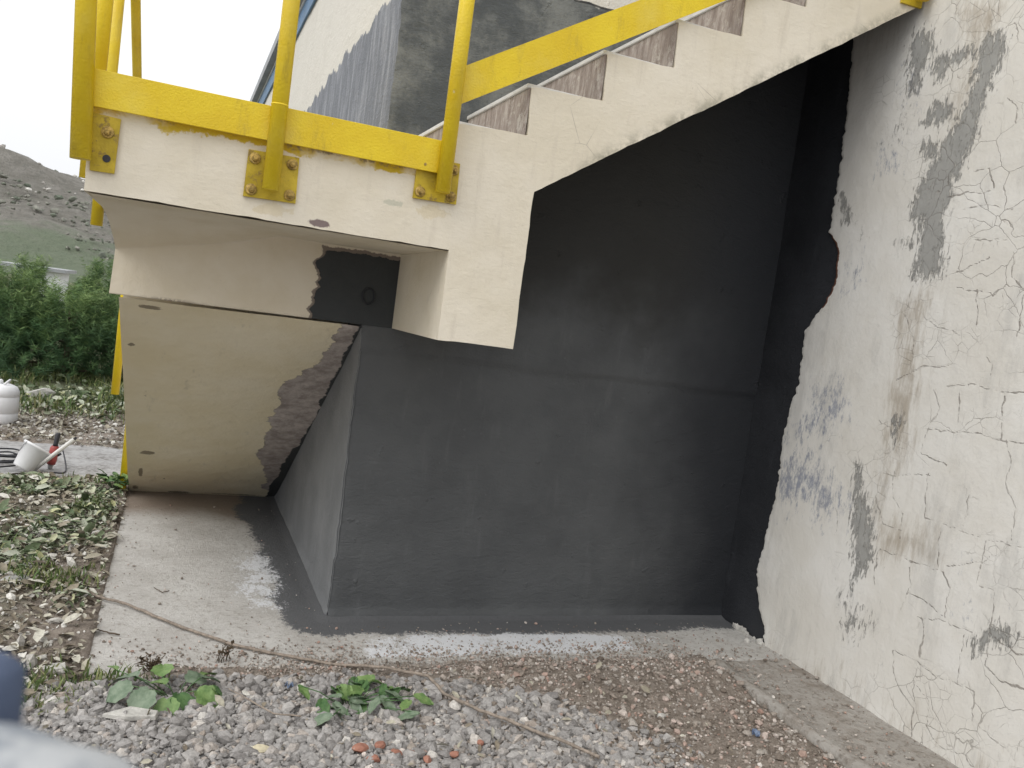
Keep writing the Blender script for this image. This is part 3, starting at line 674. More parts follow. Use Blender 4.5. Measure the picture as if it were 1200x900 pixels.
# the first riser stands on the landing, just left of the block's own left side
prof = up[:4] + top[::-1]
first = [(XS0 + .006, ZT + .0005), (XD, ZT + .0005), (XD, ZT + RISE - .006), (XS0 - .002, ZT + RISE - .012)]
prof = [p for p in prof if not (p[0] < XD)]
prof.append((XD, ZT + RISE - .006))
MB().prism(dense(prof, skip=(len(prof) - 1,), amp=.0009, seed=8), 0, YW - .016).done('upper_flight', M_CREAM, st)
uf = bpy.data.objects['upper_flight']; uf.data.materials.append(M_COAT)
for f in uf.data.polygons:
    if f.normal.z < -.5 and f.center.x > XD2: f.material_index = 1
    if f.normal.x > .7 and f.center.z < 1.9: f.material_index = 1
MB().prism(first, 0, YW - .008).done('first_step', M_CREAM, st)
rise_me = tread_me = None
for k in range(NS):
    x = XS0 + RUN * k; z = ZT + RISE * k
    if x > XR - .25: break
    if rise_me is None:
        b = MB(); b.box((-.008, .006, .006), (-.002, YW - .012, RISE - .013)); o = b.done('riser', M_RISER, st); rise_me = o.data
        b = MB(); b.box((-.016, .010, RISE - .012), (RUN - .004, YW - .012, RISE + .004), .003); o2 = b.done('tread', M_TREAD, st); tread_me = o2.data
    else: o = link('riser', rise_me, None, st); o2 = link('tread', tread_me, None, st)
    o.location = (x, 0, z); o2.location = (x, 0, z)
# beam and landing underside in one swept sheet (underside -> haunch -> beam face -> beam bottom)
bx = lin(.0, XD, .011); tt = np.concatenate([lin(0, 1, .02), 1 + lin(0, 1, .03)[1:], [2.12]])
BX, BT = np.meshgrid(bx, tt, indexing='ij')
hau = .145 * np.clip(1 - BX / .62, 0, 1) ** .8
uy = np.clip(BT, 0, 1); YF = YW - .016
zu = ZL - .004 - hau * uy ** 3.2
fd = np.clip(BT - 1, 0, 1)
BZ = np.where(BT <= 1, zu, (ZL - .004 - hau) + (ZB - ZL + .004 + hau) * fd)
BY = np.where(BT <= 1, .012 + (YF - .012) * uy, YF - .012 * fd * np.clip(1 - BX / .3, 0, 1)); BY = np.where(BT > 2, YF + .06, BY)
xl = .0 + .05 * uy ** 1.5 - .006 * fd
BXX = xl + (XD - xl) * BX / XD
b_p = np.stack([BXX, BY, BZ], -1); BYn = BY + np.where(BT < 2, .006 * (fbm(b_p, 7, 3, 111) - .5), 0); BZn = BZ + np.where(BT < .999, .006 * (fbm(b_p, 7, 3, 112) - .5) * uy, 0)
q1, q2 = on(376, 306, 1, YF), on(376, 376, 1, YF)
rgx = q1[0] + (fbm(np.stack([BZ * 0, BZ, BX * 0], -1), 26, 4, 113) - .5) * .07
topz = ZL - .028 + (fbm(np.stack([BX, BX * 0, BX * 0], -1), 22, 3, 114) - .5) * .02
coatB = np.where(BT > .99, np.clip(.5 + np.minimum(BXX - rgx, topz - BZ) * 16, 0, 1), 0)
haloB = np.where(BT > .99, np.clip(.5 + np.minimum(BXX - rgx + .012, topz + .016 - BZ) * 16, 0, 1), 0)
q3 = on(190, 352, 1, YF); chipB = np.exp(-((BXX - .27) / .08) ** 2) * sstep(BZ, ZB + .012, ZB) * (BT > 1)
link('beam', grid('beam', np.stack([BXX, BYn, BZn], -1), {'coat': coatB, 'halo': haloB, 'chip': chipB}), M_BEAM, st)
MB().box((.052, YF + .012, ZB + .02), (XW - .004, YW + .30, ZT - .01)).done('beam_core', M_CREAM, st)
q = on(432, 347, 1, YF - .004)                    # hand-sized ring trowelled into the coating
b = MB(); ring = [(q[0] + .026 * math.cos(a), YF - .003, q[2] + .033 * math.sin(a)) for a in np.linspace(0, 2 * math.pi, 22)]
b.tube(ring, .0045, 6, False); b.done('coating_ridge', M_COAT, st)
# drop block's left face: a sliver of unpainted render near the coating
# lower flight: soffit sheet, stepped top, side
sx, su = lin(0, 1, .013), lin(0, 1, .008)
UX, UT = np.meshgrid(sx, su, indexing='ij')
L0, L1 = .078, .128
LX = L0 + (L1 - L0) * UT; LXX = LX + (XW + .01 - LX) * UX
LY = YW + .004 + (2.955 - YW) * UT; LZ = ZB - .010 + (-.012 - ZB + .010) * UT
l_p = np.stack([LXX, LY, LZ], -1); LZ = LZ + .008 * (fbm(l_p, 4, 4, 121) - .5)
dR = XW - LXX
wdt = .085 + .135 * sstep(UT, .05, .3) * sstep(UT, .95, .6) + .10 * (fbm(np.stack([UT * 0, UT * 2.2, UT * 0], -1), 9, 4, 122) - .5)
haloL = np.clip(.5 + (wdt - dR) * 12, 0, 1) * sstep(UT, .97, .90)
coatL = np.clip(.5 + (.016 + .05 * sstep(UT, .45, .95) + .05 * (fbm(np.stack([UT * 0, UT * 2.2, UX * 0], -1), 14, 4, 123) - .5) - dR) * 14, 0, 1)
def sp(px, rx, rt_):
    q = on(px[0], px[1], 0, .3); return q
chipL = np.zeros_like(UT)
for (u, t_, ru, rt2, a) in ((.115, .70, .055, .016, 1.0), (.075, .84, .020, .055, .85), (.04, .96, .04, .03, .7), (.10, .36, .03, .09, .5), (.32, .985, .10, .010, 1), (.12, .02, .07, .008, 1), (.04, .16, .025, .012, .8), (.06, .55, .02, .08, .42), (.22, .88, .012, .008, .8), (.16, .74, .010, .008, .7), (.30, .30, .006, .005, .8), (.28, .2, .006, .004, .8), (.7, .985, .3, .008, .8)):
    chipL = np.maximum(chipL, a * np.exp(-(((UX - u) / ru) ** 2 + ((UT - t_) / rt2) ** 2)))
link('flight_soffit', grid('flight_soffit', np.stack([LXX, LY, LZ], -1), {'halo': haloL, 'coat': coatL, 'chip': chipL}, flip=True), M_SOFFIT, st)
b = MB(); pts = [(YW + .30, ZB + .05)]; ns = 8
dy = (2.95 - YW - .25) / ns
poly = [(YW + .31, ZB - .10), (2.95, .0), (3.16, .0)]
z = ZT - .012; y = YW + .31
stp = []
for k in range(9): stp += [(y, z)]; y += .28; stp += [(y, z)]; z -= .205
stp = [(a, max(c_, 0.0)) for a, c_ in stp if c_ > -.15]
poly = [(YW + .31, ZB - .12)] + [(2.96, .012), (stp[-1][0], .0)] + stp[::-1]
vv0 = [b.bm.verts.new((.07 + .05 * (q[0] - YW) / 2.2, q[0], q[1])) for q in poly]; vv1 = [b.bm.verts.new((XW - .006, q[0], q[1])) for q in poly]
b.bm.faces.new(vv0); b.bm.faces.new(vv1[::-1])
for k in range(len(poly)): b.bm.faces.new((vv0[k], vv0[(k + 1) % len(poly)], vv1[(k + 1) % len(poly)], vv1[k]))
b.done('lower_flight', M_CREAM, st)

# ================================================================== RAILINGS
def hexbolt(b, x, z, y0=-.012, r=.0105):
    b.lathe((x, y0, z), [(r * 1.75, 0), (r * 1.75, .003), (r * 1.05, .0035), (r * 1.05, .0035)], 16, (0, -1, 0))
    b.lathe((x, y0 - .003, z), [(r, 0), (r, .009), (r * .85, .0105)], 6, (0, -1, 0))
    b.lathe((x, y0 - .012, z), [(r * .5, 0), (r * .5, .007)], 10, (0, -1, 0)); return b
rail = empty('yellow_railing', (0, -.03, ZT), 'yellow front railing of pipes and flat bars bolted to the stair face', 'railing')
def pipe(p, q, r, name='post', parent=rail, mat=None): return MB().tube([p, q], r, 20).done(name, mat or M_YEL, parent)
def plate(poly_, y0, y1, parent=rail): return MB().prism(poly_, y0, y1).done('base_plate', M_PLATE, parent)
pipe((-.020, -.045, 1.715), (-.086, -.045, 2.95), .0295)
pipe((.531, -.048, 1.722), (.531, -.048, 2.95), .0265)
pipe((1.1005, -.048, 1.815), (1.1005, -.048, 3.0), .0265)
# plates: two four-bolt plates, one end plate with a bolt and an empty hole
for xa, xb, za, zb_ in ((.452, .618, 1.692, 1.845), (1.008, 1.165, 1.784, 1.93)):
    pl = plate([(xa, za), (xb, za + .004), (xb - .004, zb_), (xa + .002, zb_ - .003)], -.011, -.001)
    for bx_, bz_ in ((xa + .022, za + .025), (xb - .022, za + .027), (xa + .024, zb_ - .028), (xb - .024, zb_ - .026)):
        hexbolt(MB(), bx_, bz_).done('bolt', M_RUST, pl)
pl = plate([(.004, 1.69), (.072, 1.692), (.076, 1.858), (-.004, 1.862)], -.011, -.001)
hexbolt(MB(), .043, 1.812).done('bolt', M_RUST, pl)
MB().lathe((.047, -.0115, 1.733), [(.0115, 0), (.0115, .0015)], 18, (0, -1, 0)).done('bolt_hole', M_BLACK, pl)
MB().box((-.022, -.030, 1.878), (.527, -.021, 1.988), .0015).done('flat_bar', M_YEL, rail)
MB().box((.534, -.030, 1.880), (1.095, -.021, 1.992), .0015).done('flat_bar', M_YEL, rail)
b = MB(); x0, x1 = 1.105, 3.08; s_ = .612; zt, zb_ = 2.243, 2.112
b.prism([(x0, zb_), (x1, zb_ + (x1 - x0) * s_), (x1, zt + (x1 - x0) * s_ - .002), (x0, zt)], -.030, -.021); b.done('flat_bar', M_YEL, rail)
pipe((3.065, -.048, 2.975), (3.065, -.048, 4.1), .0265)
pl = plate([(2.99, 2.955), (3.10, 2.958), (3.10, 3.10), (2.99, 3.10)], -.011, -.001)
MB().tube([(-.085, -.045, 2.93), (1.1, -.048, 2.93), (3.07, -.048, 4.14)], .0265, 16).done('handrail', M_YEL, rail)
# weld seam collar on the middle post
MB().lathe((.531, -.048, 1.988), [(.0268, 0), (.0278, .002), (.0278, .004), (.0268, .006)], 20).done('weld_seam', M_YEL, rail)
side = empty('yellow_railing', (-.045, .7, ZT), 'yellow side railing running back along the landing and down the lower flight', 'railing')
pipe((-.028, .29, 1.69), (-.028, .29, 2.93), .0265, 'post', side)
pipe((-.022, .70, 1.555), (-.022, .70, 2.93), .0215, 'post', side)
pipe((.028, 2.15, .72), (.028, 2.15, 1.98), .0215, 'post', side)
pipe((.09, 2.86, .03), (.09, 2.86, 1.5), .0215, 'post', side)
MB().tube([(-.03, -.01, 2.93), (-.024, .74, 2.93), (.03, 2.15, 1.98), (.10, 3.0, 1.44)], .021, 16).done('handrail', M_YEL, side)
MB().box((-.014, .30, 1.88), (-.008, .69, 1.985)).done('flat_bar', M_YEL, side)

# ================================================================== LOOSE GROUND MATERIAL
ICO_V = None
def ico():
    bm = bmesh.new(); bmesh.ops.create_icosphere(bm, subdivisions=1, radius=1); v = np.array([q.co[:] for q in bm.verts]); f = np.array([[q.index for q in fc.verts] for fc in bm.faces]); bm.free(); return v, f
IV, IF = ico()
def rotm(n):
    q = rs.normal(size=(n, 4)); q /= np.linalg.norm(q, axis=1)[:, None]; a, b, c, d = q.T
    return np.stack([np.stack([1 - 2 * (c * c + d * d), 2 * (b * c - a * d), 2 * (b * d + a * c)], -1), np.stack([2 * (b * c + a * d), 1 - 2 * (b * b + d * d), 2 * (c * d - a * b)], -1), np.stack([2 * (b * d - a * c), 2 * (c * d + a * b), 1 - 2 * (b * b + c * c)], -1)], 1)
def stones(name, pts, size, mat, flat=.7, sink=.25):
    n = len(pts); V = np.repeat(IV[None], n, 0) * (1 + .22 * rs.normal(size=(n, len(IV), 1)).clip(-1.2, 1.2))
    V = V * (np.array([1, .8, flat]) * (1 + .25 * rs.uniform(-1, 1, (n, 3))))[:, None, :] * size[:, None, None]
    V = np.einsum('nij,nkj->nki', rotm(n), V); V = V * np.array([1, 1, .8]) + pts[:, None, :]
    V[..., 2] += (size * (.6 - sink))[:, None]
    F = (IF[None] + (np.arange(n) * len(IV))[:, None, None]).reshape(-1, 3)
    return tag(link(name, mesh_np(name, V.reshape(-1, 3), F, {'rnd': np.repeat(rs.uniform(0, 1, n), len(IV))}), mat), kind='stuff')
def scatter(n, x0, x1, y0, y1, dens):
    x = rs.uniform(x0, x1, n * 4); y = rs.uniform(y0, y1, n * 4); k = rs.uniform(0, 1, n * 4) < dens(x, y); x, y = x[k][:n], y[k][:n]
    return np.stack([x, y, soil_height(x, y)], 1)
def leaves(name, pts, size, mat, tilt=.5, lift=.01, upr=0.0, asp=.75):     # small folded leaf blades
    n = len(pts); a = rs.uniform(0, 2 * math.pi, n); t = rs.normal(0, tilt, n) + upr; r_ = rs.normal(0, tilt, n)
    base = np.array([[-1, 0, 0], [-.35, .55 * asp, .12], [.45, .5 * asp, .10], [1, 0, -.18], [.45, -.5 * asp, .10], [-.35, -.55 * asp, .12], [0, 0, -.06]])
    V = base[None] * size[:, None, None]
    x, y, z = V[..., 0], V[..., 1], V[..., 2]
    c, s = np.cos(r_)[:, None], np.sin(r_)[:, None]; y, z = y * c - z * s, y * s + z * c
    c, s = np.cos(t)[:, None], np.sin(t)[:, None]; x, z = x * c - z * s, x * s + z * c
    c, s = np.cos(a)[:, None], np.sin(a)[:, None]; x, y = x * c - y * s, x * s + y * c
    V = np.stack([x, y, z], -1) + pts[:, None, :]; V[..., 2] += (lift + rs.uniform(0, 1, n) * size * .8)[:, None]
    tri = np.array([[0, 6, 1], [1, 6, 2], [2, 6, 3], [3, 6, 4], [4, 6, 5], [5, 6, 0]])
    F = (tri[None] + (np.arange(n) * 7)[:, None, None]).reshape(-1, 3)
    return tag(link(name, mesh_np(name, V.reshape(-1, 3), F, {'rnd': np.repeat(rs.uniform(0, 1, n), 7)}, True), mat), kind='stuff')
# gravel bed by the camera
def dg(x, y):
    nb = fbm(p3(x, y), 3, 3, 131) - .5
    top = .10 - .12 * sstep(x, .9, 1.6) - .35 * sstep(x, 1.5, 2.1) + .12 * nb
    return sstep(y, top + .05, top - .06) * sstep(x, -.12 + .1 * nb, .04 + .1 * nb) * sstep(x, 2.2, 1.7)
p = scatter(24000, -.4, 2.2, -1.2, .3, dg); stones('gravel', p, np.exp(rs.normal(math.log(.0092), .50, len(p))).clip(.003, .028), M_GRAVEL)
p = scatter(500, -.3, 2.3, -1.0, .15, lambda x, y: .3 + 0 * x); p[:, 2] += .012; leaves('leaf_litter', p, np.exp(rs.normal(math.log(.008), .6, len(p))).clip(.003, .026), M_LITTER, .5, .004)
# rubble on the bare soil
def dr(x, y): return sstep(y, .24, .12) * sstep(x, .6, 1.5) * sstep(x, 2.72, 2.62) * (.35 + .9 * fbm(p3(x, y), 4, 3, 133))
p = scatter(11000, .4, 2.72, -1.1, .27, dr); stones('rubble', p, np.exp(rs.normal(math.log(.0042), .62, len(p))).clip(.0012, .019), M_RUBBLE)
# crumbs lying on the apron
def dc(x, y): return sstep(y, .75, .2) * .8 + .15 * sstep(x, .35, .1) + .04
p = np.concatenate([scatter(2600, .12, 2.95, .18, 2.6, dc), scatter(5200, .12, 2.66, .10, .55, lambda x, y: sstep(y, .5, .16) * sstep(x, .1, .9) * (.3 + fbm(p3(x, y), 5, 3, 137)))]); p[:, 2] = np.maximum(p[:, 2], 0.002); p = p[(p[:, 0] < 1.0) | (p[:, 1] < .66)]; stones('crumbs', p, np.exp(rs.normal(math.log(.0032), .5, len(p))).clip(.0012, .011), M_RUBBLE)
p = scatter(900, 2.69, 3.10, -1.2, .3, lambda x, y: .25 + .6 * sstep(x, 2.9, 2.7)); p[:, 2] = .008; stones('crumbs', p, np.exp(rs.normal(math.log(.0034), .55, len(p))).clip(.001, .012), M_RUBBLE)
# pale pebbles in the litter
def dp(x, y): return sstep(x, .12, -.02) * (.12 + 1.1 * np.exp(-((x + .25) / .3) ** 2 - ((y - 1.75) / .45) ** 2) + .5 * np.exp(-((x + .1) / .25) ** 2 - ((y - .6) / .5) ** 2) + .35 * sstep(y, 4.2, 4.6) * sstep(y, 6, 5))
p = scatter(2600, -1.6, .12, .0, 6, dp); stones('pebbles', p, np.exp(rs.normal(math.log(.011), .5, len(p))).clip(.004, .04), M_PEBBLE, .45)
def dll(x, y):
    nb = fbm(p3(x, y), 4, 3, 141)
    return sstep(x, .16, .02) * sstep(nb, .22, .55) * (sstep(y, 3.4, 3.0) + .06 + .55 * sstep(y, 4.1, 4.5))
p = scatter(21000, -1.7, .17, -.1, 6.5, dll); leaves('leaf_litter', p, np.exp(rs.normal(math.log(.0115), .55, len(p))).clip(.003, .045), M_LITTER, .4, .003)
def div(x, y):
    nb = fbm(p3(x, y), 3.2, 3, 143)
    return sstep(x, .13, -.02) * sstep(nb, .46, .62) * sstep(y, .35, .8) * sstep(y, 3.25, 3.0)
p = scatter(8500, -1.3, .14, .2, 3.25, div); leaves('ground_cover', p, np.exp(rs.normal(math.log(.0125), .5, len(p))).clip(.005, .05), M_IVY, .5, .010)
def div2(x, y): return sstep(y, 5.0, 6.2) * sstep(fbm(p3(x, y), 1.6, 3, 144), .38, .6)
p = scatter(3500, -4, .6, 4.8, 9, div2); leaves('ground_cover', p, np.exp(rs.normal(math.log(.03), .4, len(p))).clip(.01, .07), M_IVY, .6, .02)
def blades(name, pts, h, mat):
    n = len(pts); a = rs.uniform(0, 2 * math.pi, n); lean = rs.normal(0, .45, (n, 2)) * h[:, None]; wd = h * .045 + .0012
    dx, dy = np.cos(a) * wd, np.sin(a) * wd; z0 = np.zeros(n)
    b0 = pts + np.stack([dx, dy, z0], 1); b1 = pts - np.stack([dx, dy, z0], 1)
    m0 = pts + np.stack([lean[:, 0] * .35 + dx * .8, lean[:, 1] * .35 + dy * .8, h * .6], 1); m1 = pts + np.stack([lean[:, 0] * .35 - dx * .8, lean[:, 1] * .35 - dy * .8, h * .6], 1)
    tp = pts + np.stack([lean[:, 0], lean[:, 1], h * .9], 1)
    V = np.stack([b0, b1, m1, m0, tp], 1); tri = np.array([[0, 1, 2], [0, 2, 3], [3, 2, 4]])
    F = (tri[None] + (np.arange(n) * 5)[:, None, None]).reshape(-1, 3)
    return tag(link(name, mesh_np(name, V.reshape(-1, 3), F, {'rnd': np.repeat(rs.uniform(0, 1, n), 5)}), mat), kind='stuff')
def dgr(x, y):
    a = np.exp(-(((x + .06) / .13) ** 2 + ((y - .04) / .13) ** 2)) + .8 * np.exp(-(((x - .17) / .16) ** 2 + ((y - .13) / .05) ** 2))
    b_ = sstep(y, 5.3, 6.2) * .9 * sstep(fbm(p3(x, y), 1.2, 3, 145), .4, .6) * sstep(x, .6, -.2)
    c_ = sstep(x, .12, -.05) * sstep(y, .6, .9) * sstep(y, 3.2, 2.9) * sstep(fbm(p3(x, y), 2.5, 3, 146), .48, .65) * .7
    return np.clip(a + b_ + c_, 0, 1)
p = np.concatenate([scatter(1500, -.4, .5, -.3, .4, dgr), scatter(9000, -1.5, .15, .4, 3.2, dgr), scatter(9000, -3.5, .6, 5, 9.5, dgr)])
blades('grass', p, np.exp(rs.normal(math.log(.035), .35, len(p))) * np.where(p[:, 1] > 4, 2.2, 1), M_GRASS)

# ------------------------------------------------------------------ single stones, bricks and scraps
def rock(name, px, dims, mat, label, cat='stone', group=None, rot=0, z=.0, seed=1, pts=None, flat=False):
    rr = random.Random(seed); q = gnd(px[0], px[1]); zg = max(gz_at(q[0], q[1]), -.03) + z
    bm = bmesh.new()
    if flat:                                     # flat broken slab: an outline given thickness
        n = len(pts); A = [bm.verts.new((x * dims[0], y * dims[1], dims[2] * rr.uniform(.8, 1.1))) for x, y in pts]; B = [bm.verts.new((x * dims[0] * 1.04, y * dims[1] * 1.04, -dims[2] * .3)) for x, y in pts]
        bm.faces.new(A); bm.faces.new(B[::-1])
        for k in range(n): bm.faces.new((A[k], B[k], B[(k + 1) % n], A[(k + 1) % n]))
        bmesh.ops.bevel(bm, geom=list(bm.edges), offset=min(dims) * .12, segments=1, affect='EDGES')
    else:
        bmesh.ops.create_icosphere(bm, subdivisions=2, radius=1)
        cuts = [(Vector((rr.gauss(0, 1), rr.gauss(0, 1), rr.gauss(0, 1))).normalized(), rr.uniform(.55, .85)) for _ in range(9)]
        for v in bm.verts:
            for nrm, d in cuts:
                e = v.co.dot(nrm) - d
                if e > 0: v.co -= nrm * e
            v.co = Vector((v.co.x * dims[0], v.co.y * dims[1], v.co.z * dims[2])) * (1 + rr.uniform(-.03, .03))
    bmesh.ops.recalc_face_normals(bm, faces=bm.faces)
    me = bpy.data.meshes.new(name); bm.to_mesh(me); bm.free()
    o = link(name, me, mat); o.location = (q[0], q[1], zg + dims[2] * .45); o.rotation_euler = (rr.uniform(-.08, .08), rr.uniform(-.08, .08), rot)
    return tag(o, label, cat, group)
SL = [(-1, -.3), (-.2, -.8), (.95, -.6), (1, .35), (-.1, .9)]
rock('flat_stone', (152, 849), (.078, .042, .012), M_STONE, 'flat pale wedge of stone lying on the gravel below the leafy weed', rot=-.1, z=.016, pts=SL, flat=True)
rock('flat_stone', (62, 790), (.042, .030, .012), M_STONE, 'squarish pale stone beside the lower left corner of the concrete apron', rot=.4, z=.006, pts=[(-1, -.8), (.7, -1), (1, .6), (-.6, 1)], flat=True)
rock('stone', (306, 886), (.040, .020, .012), M_STONEY, 'cream coloured flat stone at the bottom edge in the gravel', rot=.2, z=.01, seed=5)
rock('stone', (490, 822), (.028, .013, .008), M_STONEY, 'yellowish stone flake beside the long root', rot=-.6, z=.008, seed=6)
rock('stone', (45, 468), (.16, .10, .085), M_STONE, 'large pale rock on the grass in front of the pine bushes', rot=.2, seed=9)
rock('stone', (118, 806), (.05, .024, .012), M_STONEG, 'long grey stone at the top edge of the gravel', rot=.1, z=.004, seed=12)
rock('stone', (15, 685), (.07, .05, .02), M_STONEG, 'flat grey stone among leaves at the left edge of the photo', rot=.5, seed=14)
rock('stone', (63, 733), (.026, .018, .012), M_STONE, 'small pale stone among the litter left of the root end', rot=.5, seed=15)
rock('stone', (775, 838), (.020, .014, .012), M_STONE, 'small pale stone in the middle of the bare brown soil', rot=.1, seed=17)
rock('stone', (630, 893), (.05, .022, .010), M_STONEG, 'flat grey stone at the bottom edge just left of the root tip', rot=.1, seed=18)
rock('stone', (845, 762), (.020, .013, .014), M_STONEG, 'dark little stone on the concrete where kerb and apron meet', rot=.6, seed=19)
rock('stone', (208, 693), (.014, .008, .008), M_STONEG, 'tiny grey stone alone in the middle of the apron', rot=.6, seed=22)
BL = ('red brick fragment leftmost at the bottom edge below the darker weed', 'red brick chunk second from the left in the bottom edge cluster', 'largest red brick chunk in the bottom edge cluster', 'red brick chunk cut by the bottom edge of the photo', 'small red brick fragment at the right of the bottom cluster', 'red brick fragment cut by the bottom edge, right of the cluster', 'lone red brick fragment below the bend of the root', 'red brick fragment between the cluster and the root bend')
for k, (x, y, s) in enumerate(((420, 888, .030), (444, 884, .024), (462, 893, .028), (436, 898, .026), (480, 890, .018), (500, 896, .022), (560, 880, .020), (532, 893, .022))):
    rock('brick_fragment', (x, y), (s, s * .75, s * .55), M_BRICK, BL[k], 'brick', 'red brick fragments in the gravel', rot=k * .9, z=.006, seed=30 + k)
rock('brick_fragment', (447, 833), (.034, .018, .009), M_BRICK, 'flat pinkish brick shard behind the right weed by the root', 'brick', rot=.1, z=.006, seed=44)
def scrap(px, label, seed):
    rr = random.Random(seed); q = gnd(*px); bm = bmesh.new(); n = 6
    vs = [[bm.verts.new(((i / n - .5) * .04, (j / n - .5) * .028, .010 * math.sin(i * 1.7 + j * 1.1 + seed) + rr.uniform(0, .006))) for j in range(n + 1)] for i in range(n + 1)]
    for i in range(n):
        for j in range(n): bm.faces.new((vs[i][j], vs[i + 1][j], vs[i + 1][j + 1], vs[i][j + 1])).smooth = True
    bmesh.ops.solidify(bm, geom=list(bm.faces), thickness=.001)
    me = bpy.data.meshes.new('plastic_scrap'); bm.to_mesh(me); bm.free(); o = link('plastic_scrap', me, M_SCRAP)
    o.location = (q[0], q[1], max(gz_at(q[0], q[1]), -.03) + .014); o.rotation_euler = (.1, .2, seed); tag(o, label, 'plastic scrap')
scrap((886, 858), 'crumpled pale blue plastic scrap on soil beside the kerb', 1)
scrap((339, 808), 'crumpled pale blue plastic scrap left of the darker weed', 2)
def stick(name, pxs, r, mat, label, cat, lift=.008, seed=1):
    rr = random.Random(seed); pts = []
    for i, p in enumerate(pxs):
        q = gnd(*p); pts.append((q[0], q[1], max(gz_at(q[0], q[1]), 0 if q[0] > .1 and q[1] > .25 else -.03) + lift + (.020 if q[1] < .14 else 0) + rr.uniform(0, .004)))
    fine_ = []
    for a, c_ in zip(pts[:-1], pts[1:]):
        for k in range(5):
            t_ = k / 5; fine_.append(tuple(a[i] + (c_[i] - a[i]) * t_ + rr.gauss(0, r * .22) for i in range(3)))
    fine_.append(pts[-1]); n = len(fine_)
    o = MB().tube(fine_, [r * (.6 + .5 * math.sin(i * .9) ** 2 * .3 + .4 * min(1, i / 6)) for i in range(n)], 8).done(name, mat); return tag(o, label, cat)
stick('root', [(92, 693), (112, 703), (150, 712), (200, 733), (270, 758), (330, 771), (390, 783), (450, 796), (500, 807), (520, 825), (560, 847), (610, 868), (660, 886), (700, 902)], .0056, M_TWIG, 'long pale winding root lying across the apron and gravel', 'root', .010)
stick('twig', [(112, 741), (128, 744), (140, 746)], .003, M_BARK, 'short dark twig near the left edge of the apron', 'twig', .006, 3)
stick('twig', [(265, 825), (290, 838), (318, 858), (350, 862)], .0025, M_TWIG, 'thin bent straw coloured twig in gravel below the leafy weed', 'twig', .026, 4)
stick('twig', [(180, 690), (190, 696), (198, 694)], .002, M_BARK, 'tiny dark twig on the apron left of the small stone', 'twig', .004, 5)

# ------------------------------------------------------------------ weeds
def leaf_mesh(asp, curl, seed, lobes=0):
    rr = random.Random(seed); bm = bmesh.new(); nu, nv = 8, 6; V = []
    for i in range(nu + 1):
        t_ = i / nu; wd = asp * .5 * (math.sin(math.pi * min(1, t_ * .94 + .05)) ** .62) * (1 + lobes * .12 * math.sin(t_ * 19)); row = []
        for j in range(nv + 1):
            s = j / nv * 2 - 1
            row.append(bm.verts.new((t_, s * wd, .10 * abs(s) ** 1.4 * asp - curl * t_ * t_ + .025 * math.sin(9 * t_ + 5 * s + seed))))
        V.append(row)
    for i in range(nu):
        for j in range(nv): bm.faces.new((V[i][j], V[i + 1][j], V[i + 1][j + 1], V[i][j + 1])).smooth = True
    me = bpy.data.meshes.new('leaf'); bm.to_mesh(me); bm.free(); return me
def weed(px, label, specs, mats, asp, height, seed, cat='weed'):
    rr = random.Random(seed); q = gnd(*px); z0 = gz_at(q[0], q[1]) + .01
    root = empty('weed', (q[0], q[1], z0), label, cat)
    lm = [leaf_mesh(asp * rr.uniform(.85, 1.15), rr.uniform(.15, .45), seed + k, 1) for k in range(4)]
    cp = {}
    for k, (dx, dy, s, a, tl) in enumerate(specs):
        me = lm[k % 4]; mt = mats[k % len(mats)]; key = (k % 4, mt.name)
        if key not in cp: cp[key] = me.copy(); cp[key].materials.append(mt)
        h = height * rr.uniform(.5, 1.2)
        o = link('leaf', cp[key], None, root); o.location = (q[0] + dx, q[1] + dy, z0 + h); o.rotation_euler = (rr.uniform(-.3, .3), tl, a); o.scale = (s, s, s)
        e = Vector((q[0] + dx, q[1] + dy, z0 + h)); b_ = Vector((q[0] + dx * .15, q[1] + dy * .15, z0 - .01))
        MB().tube([b_, b_.lerp(e, .5) + Vector((0, 0, .012)), e], .0018, 5).done('stem', M_LEAF3, root)
    return root
rr = random.Random(3)
w1 = [(a_ * 1.1, b_ * 1.1, c_ * 1.02, d_, e_) for a_, b_, c_, d_, e_ in [(-.12, .03, .085, 2.6, .1), (-.13, -.03, .080, 3.4, .2), (-.05, .06, .070, 1.6, -.5), (-.04, .00, .075, 2.2, .0), (.00, -.03, .085, -1.2, .25), (.05, -.03, .080, -.6, .2), (-.08, -.05, .085, -2.2, .3), (.06, .02, .070, .3, .1), (.07, .05, .060, .9, .0), (-.03, -.06, .080, -1.7, .35), (.09, -.01, .06, -.2, .3), (-.18, .08, .045, 2.2, -.2), (.02, .03, .075, .5, -.2)]]
weed((208, 822), 'leafy weed with round bright and dull green leaves on the gravel', w1, [M_LEAF2, M_LEAF2, M_LEAF1, M_LEAF1, M_LEAF3, M_LEAF1], .95, .05, 5)
w2 = [(rr.gauss(.01, .10), rr.gauss(0, .07), rr.uniform(.06, .11), rr.uniform(-3.1, 3.1), rr.uniform(-.1, .5)) for _ in range(34)]
weed((408, 832), 'darker straggling weed with long drooping leaves beside the root', w2, [M_LEAF2, M_LEAF3, M_LEAF2, M_LEAF1], .55, .042, 9)
w3 = [(rr.gauss(0, .05), rr.gauss(0, .04), rr.uniform(.04, .075), rr.uniform(-3.1, 3.1), rr.uniform(-.9, .2)) for _ in range(40)]
weed((133, 577), 'small bushy green weed at the foot of the stair soffit', w3, [M_LEAF3, M_LEAF1], .7, .075, 13)
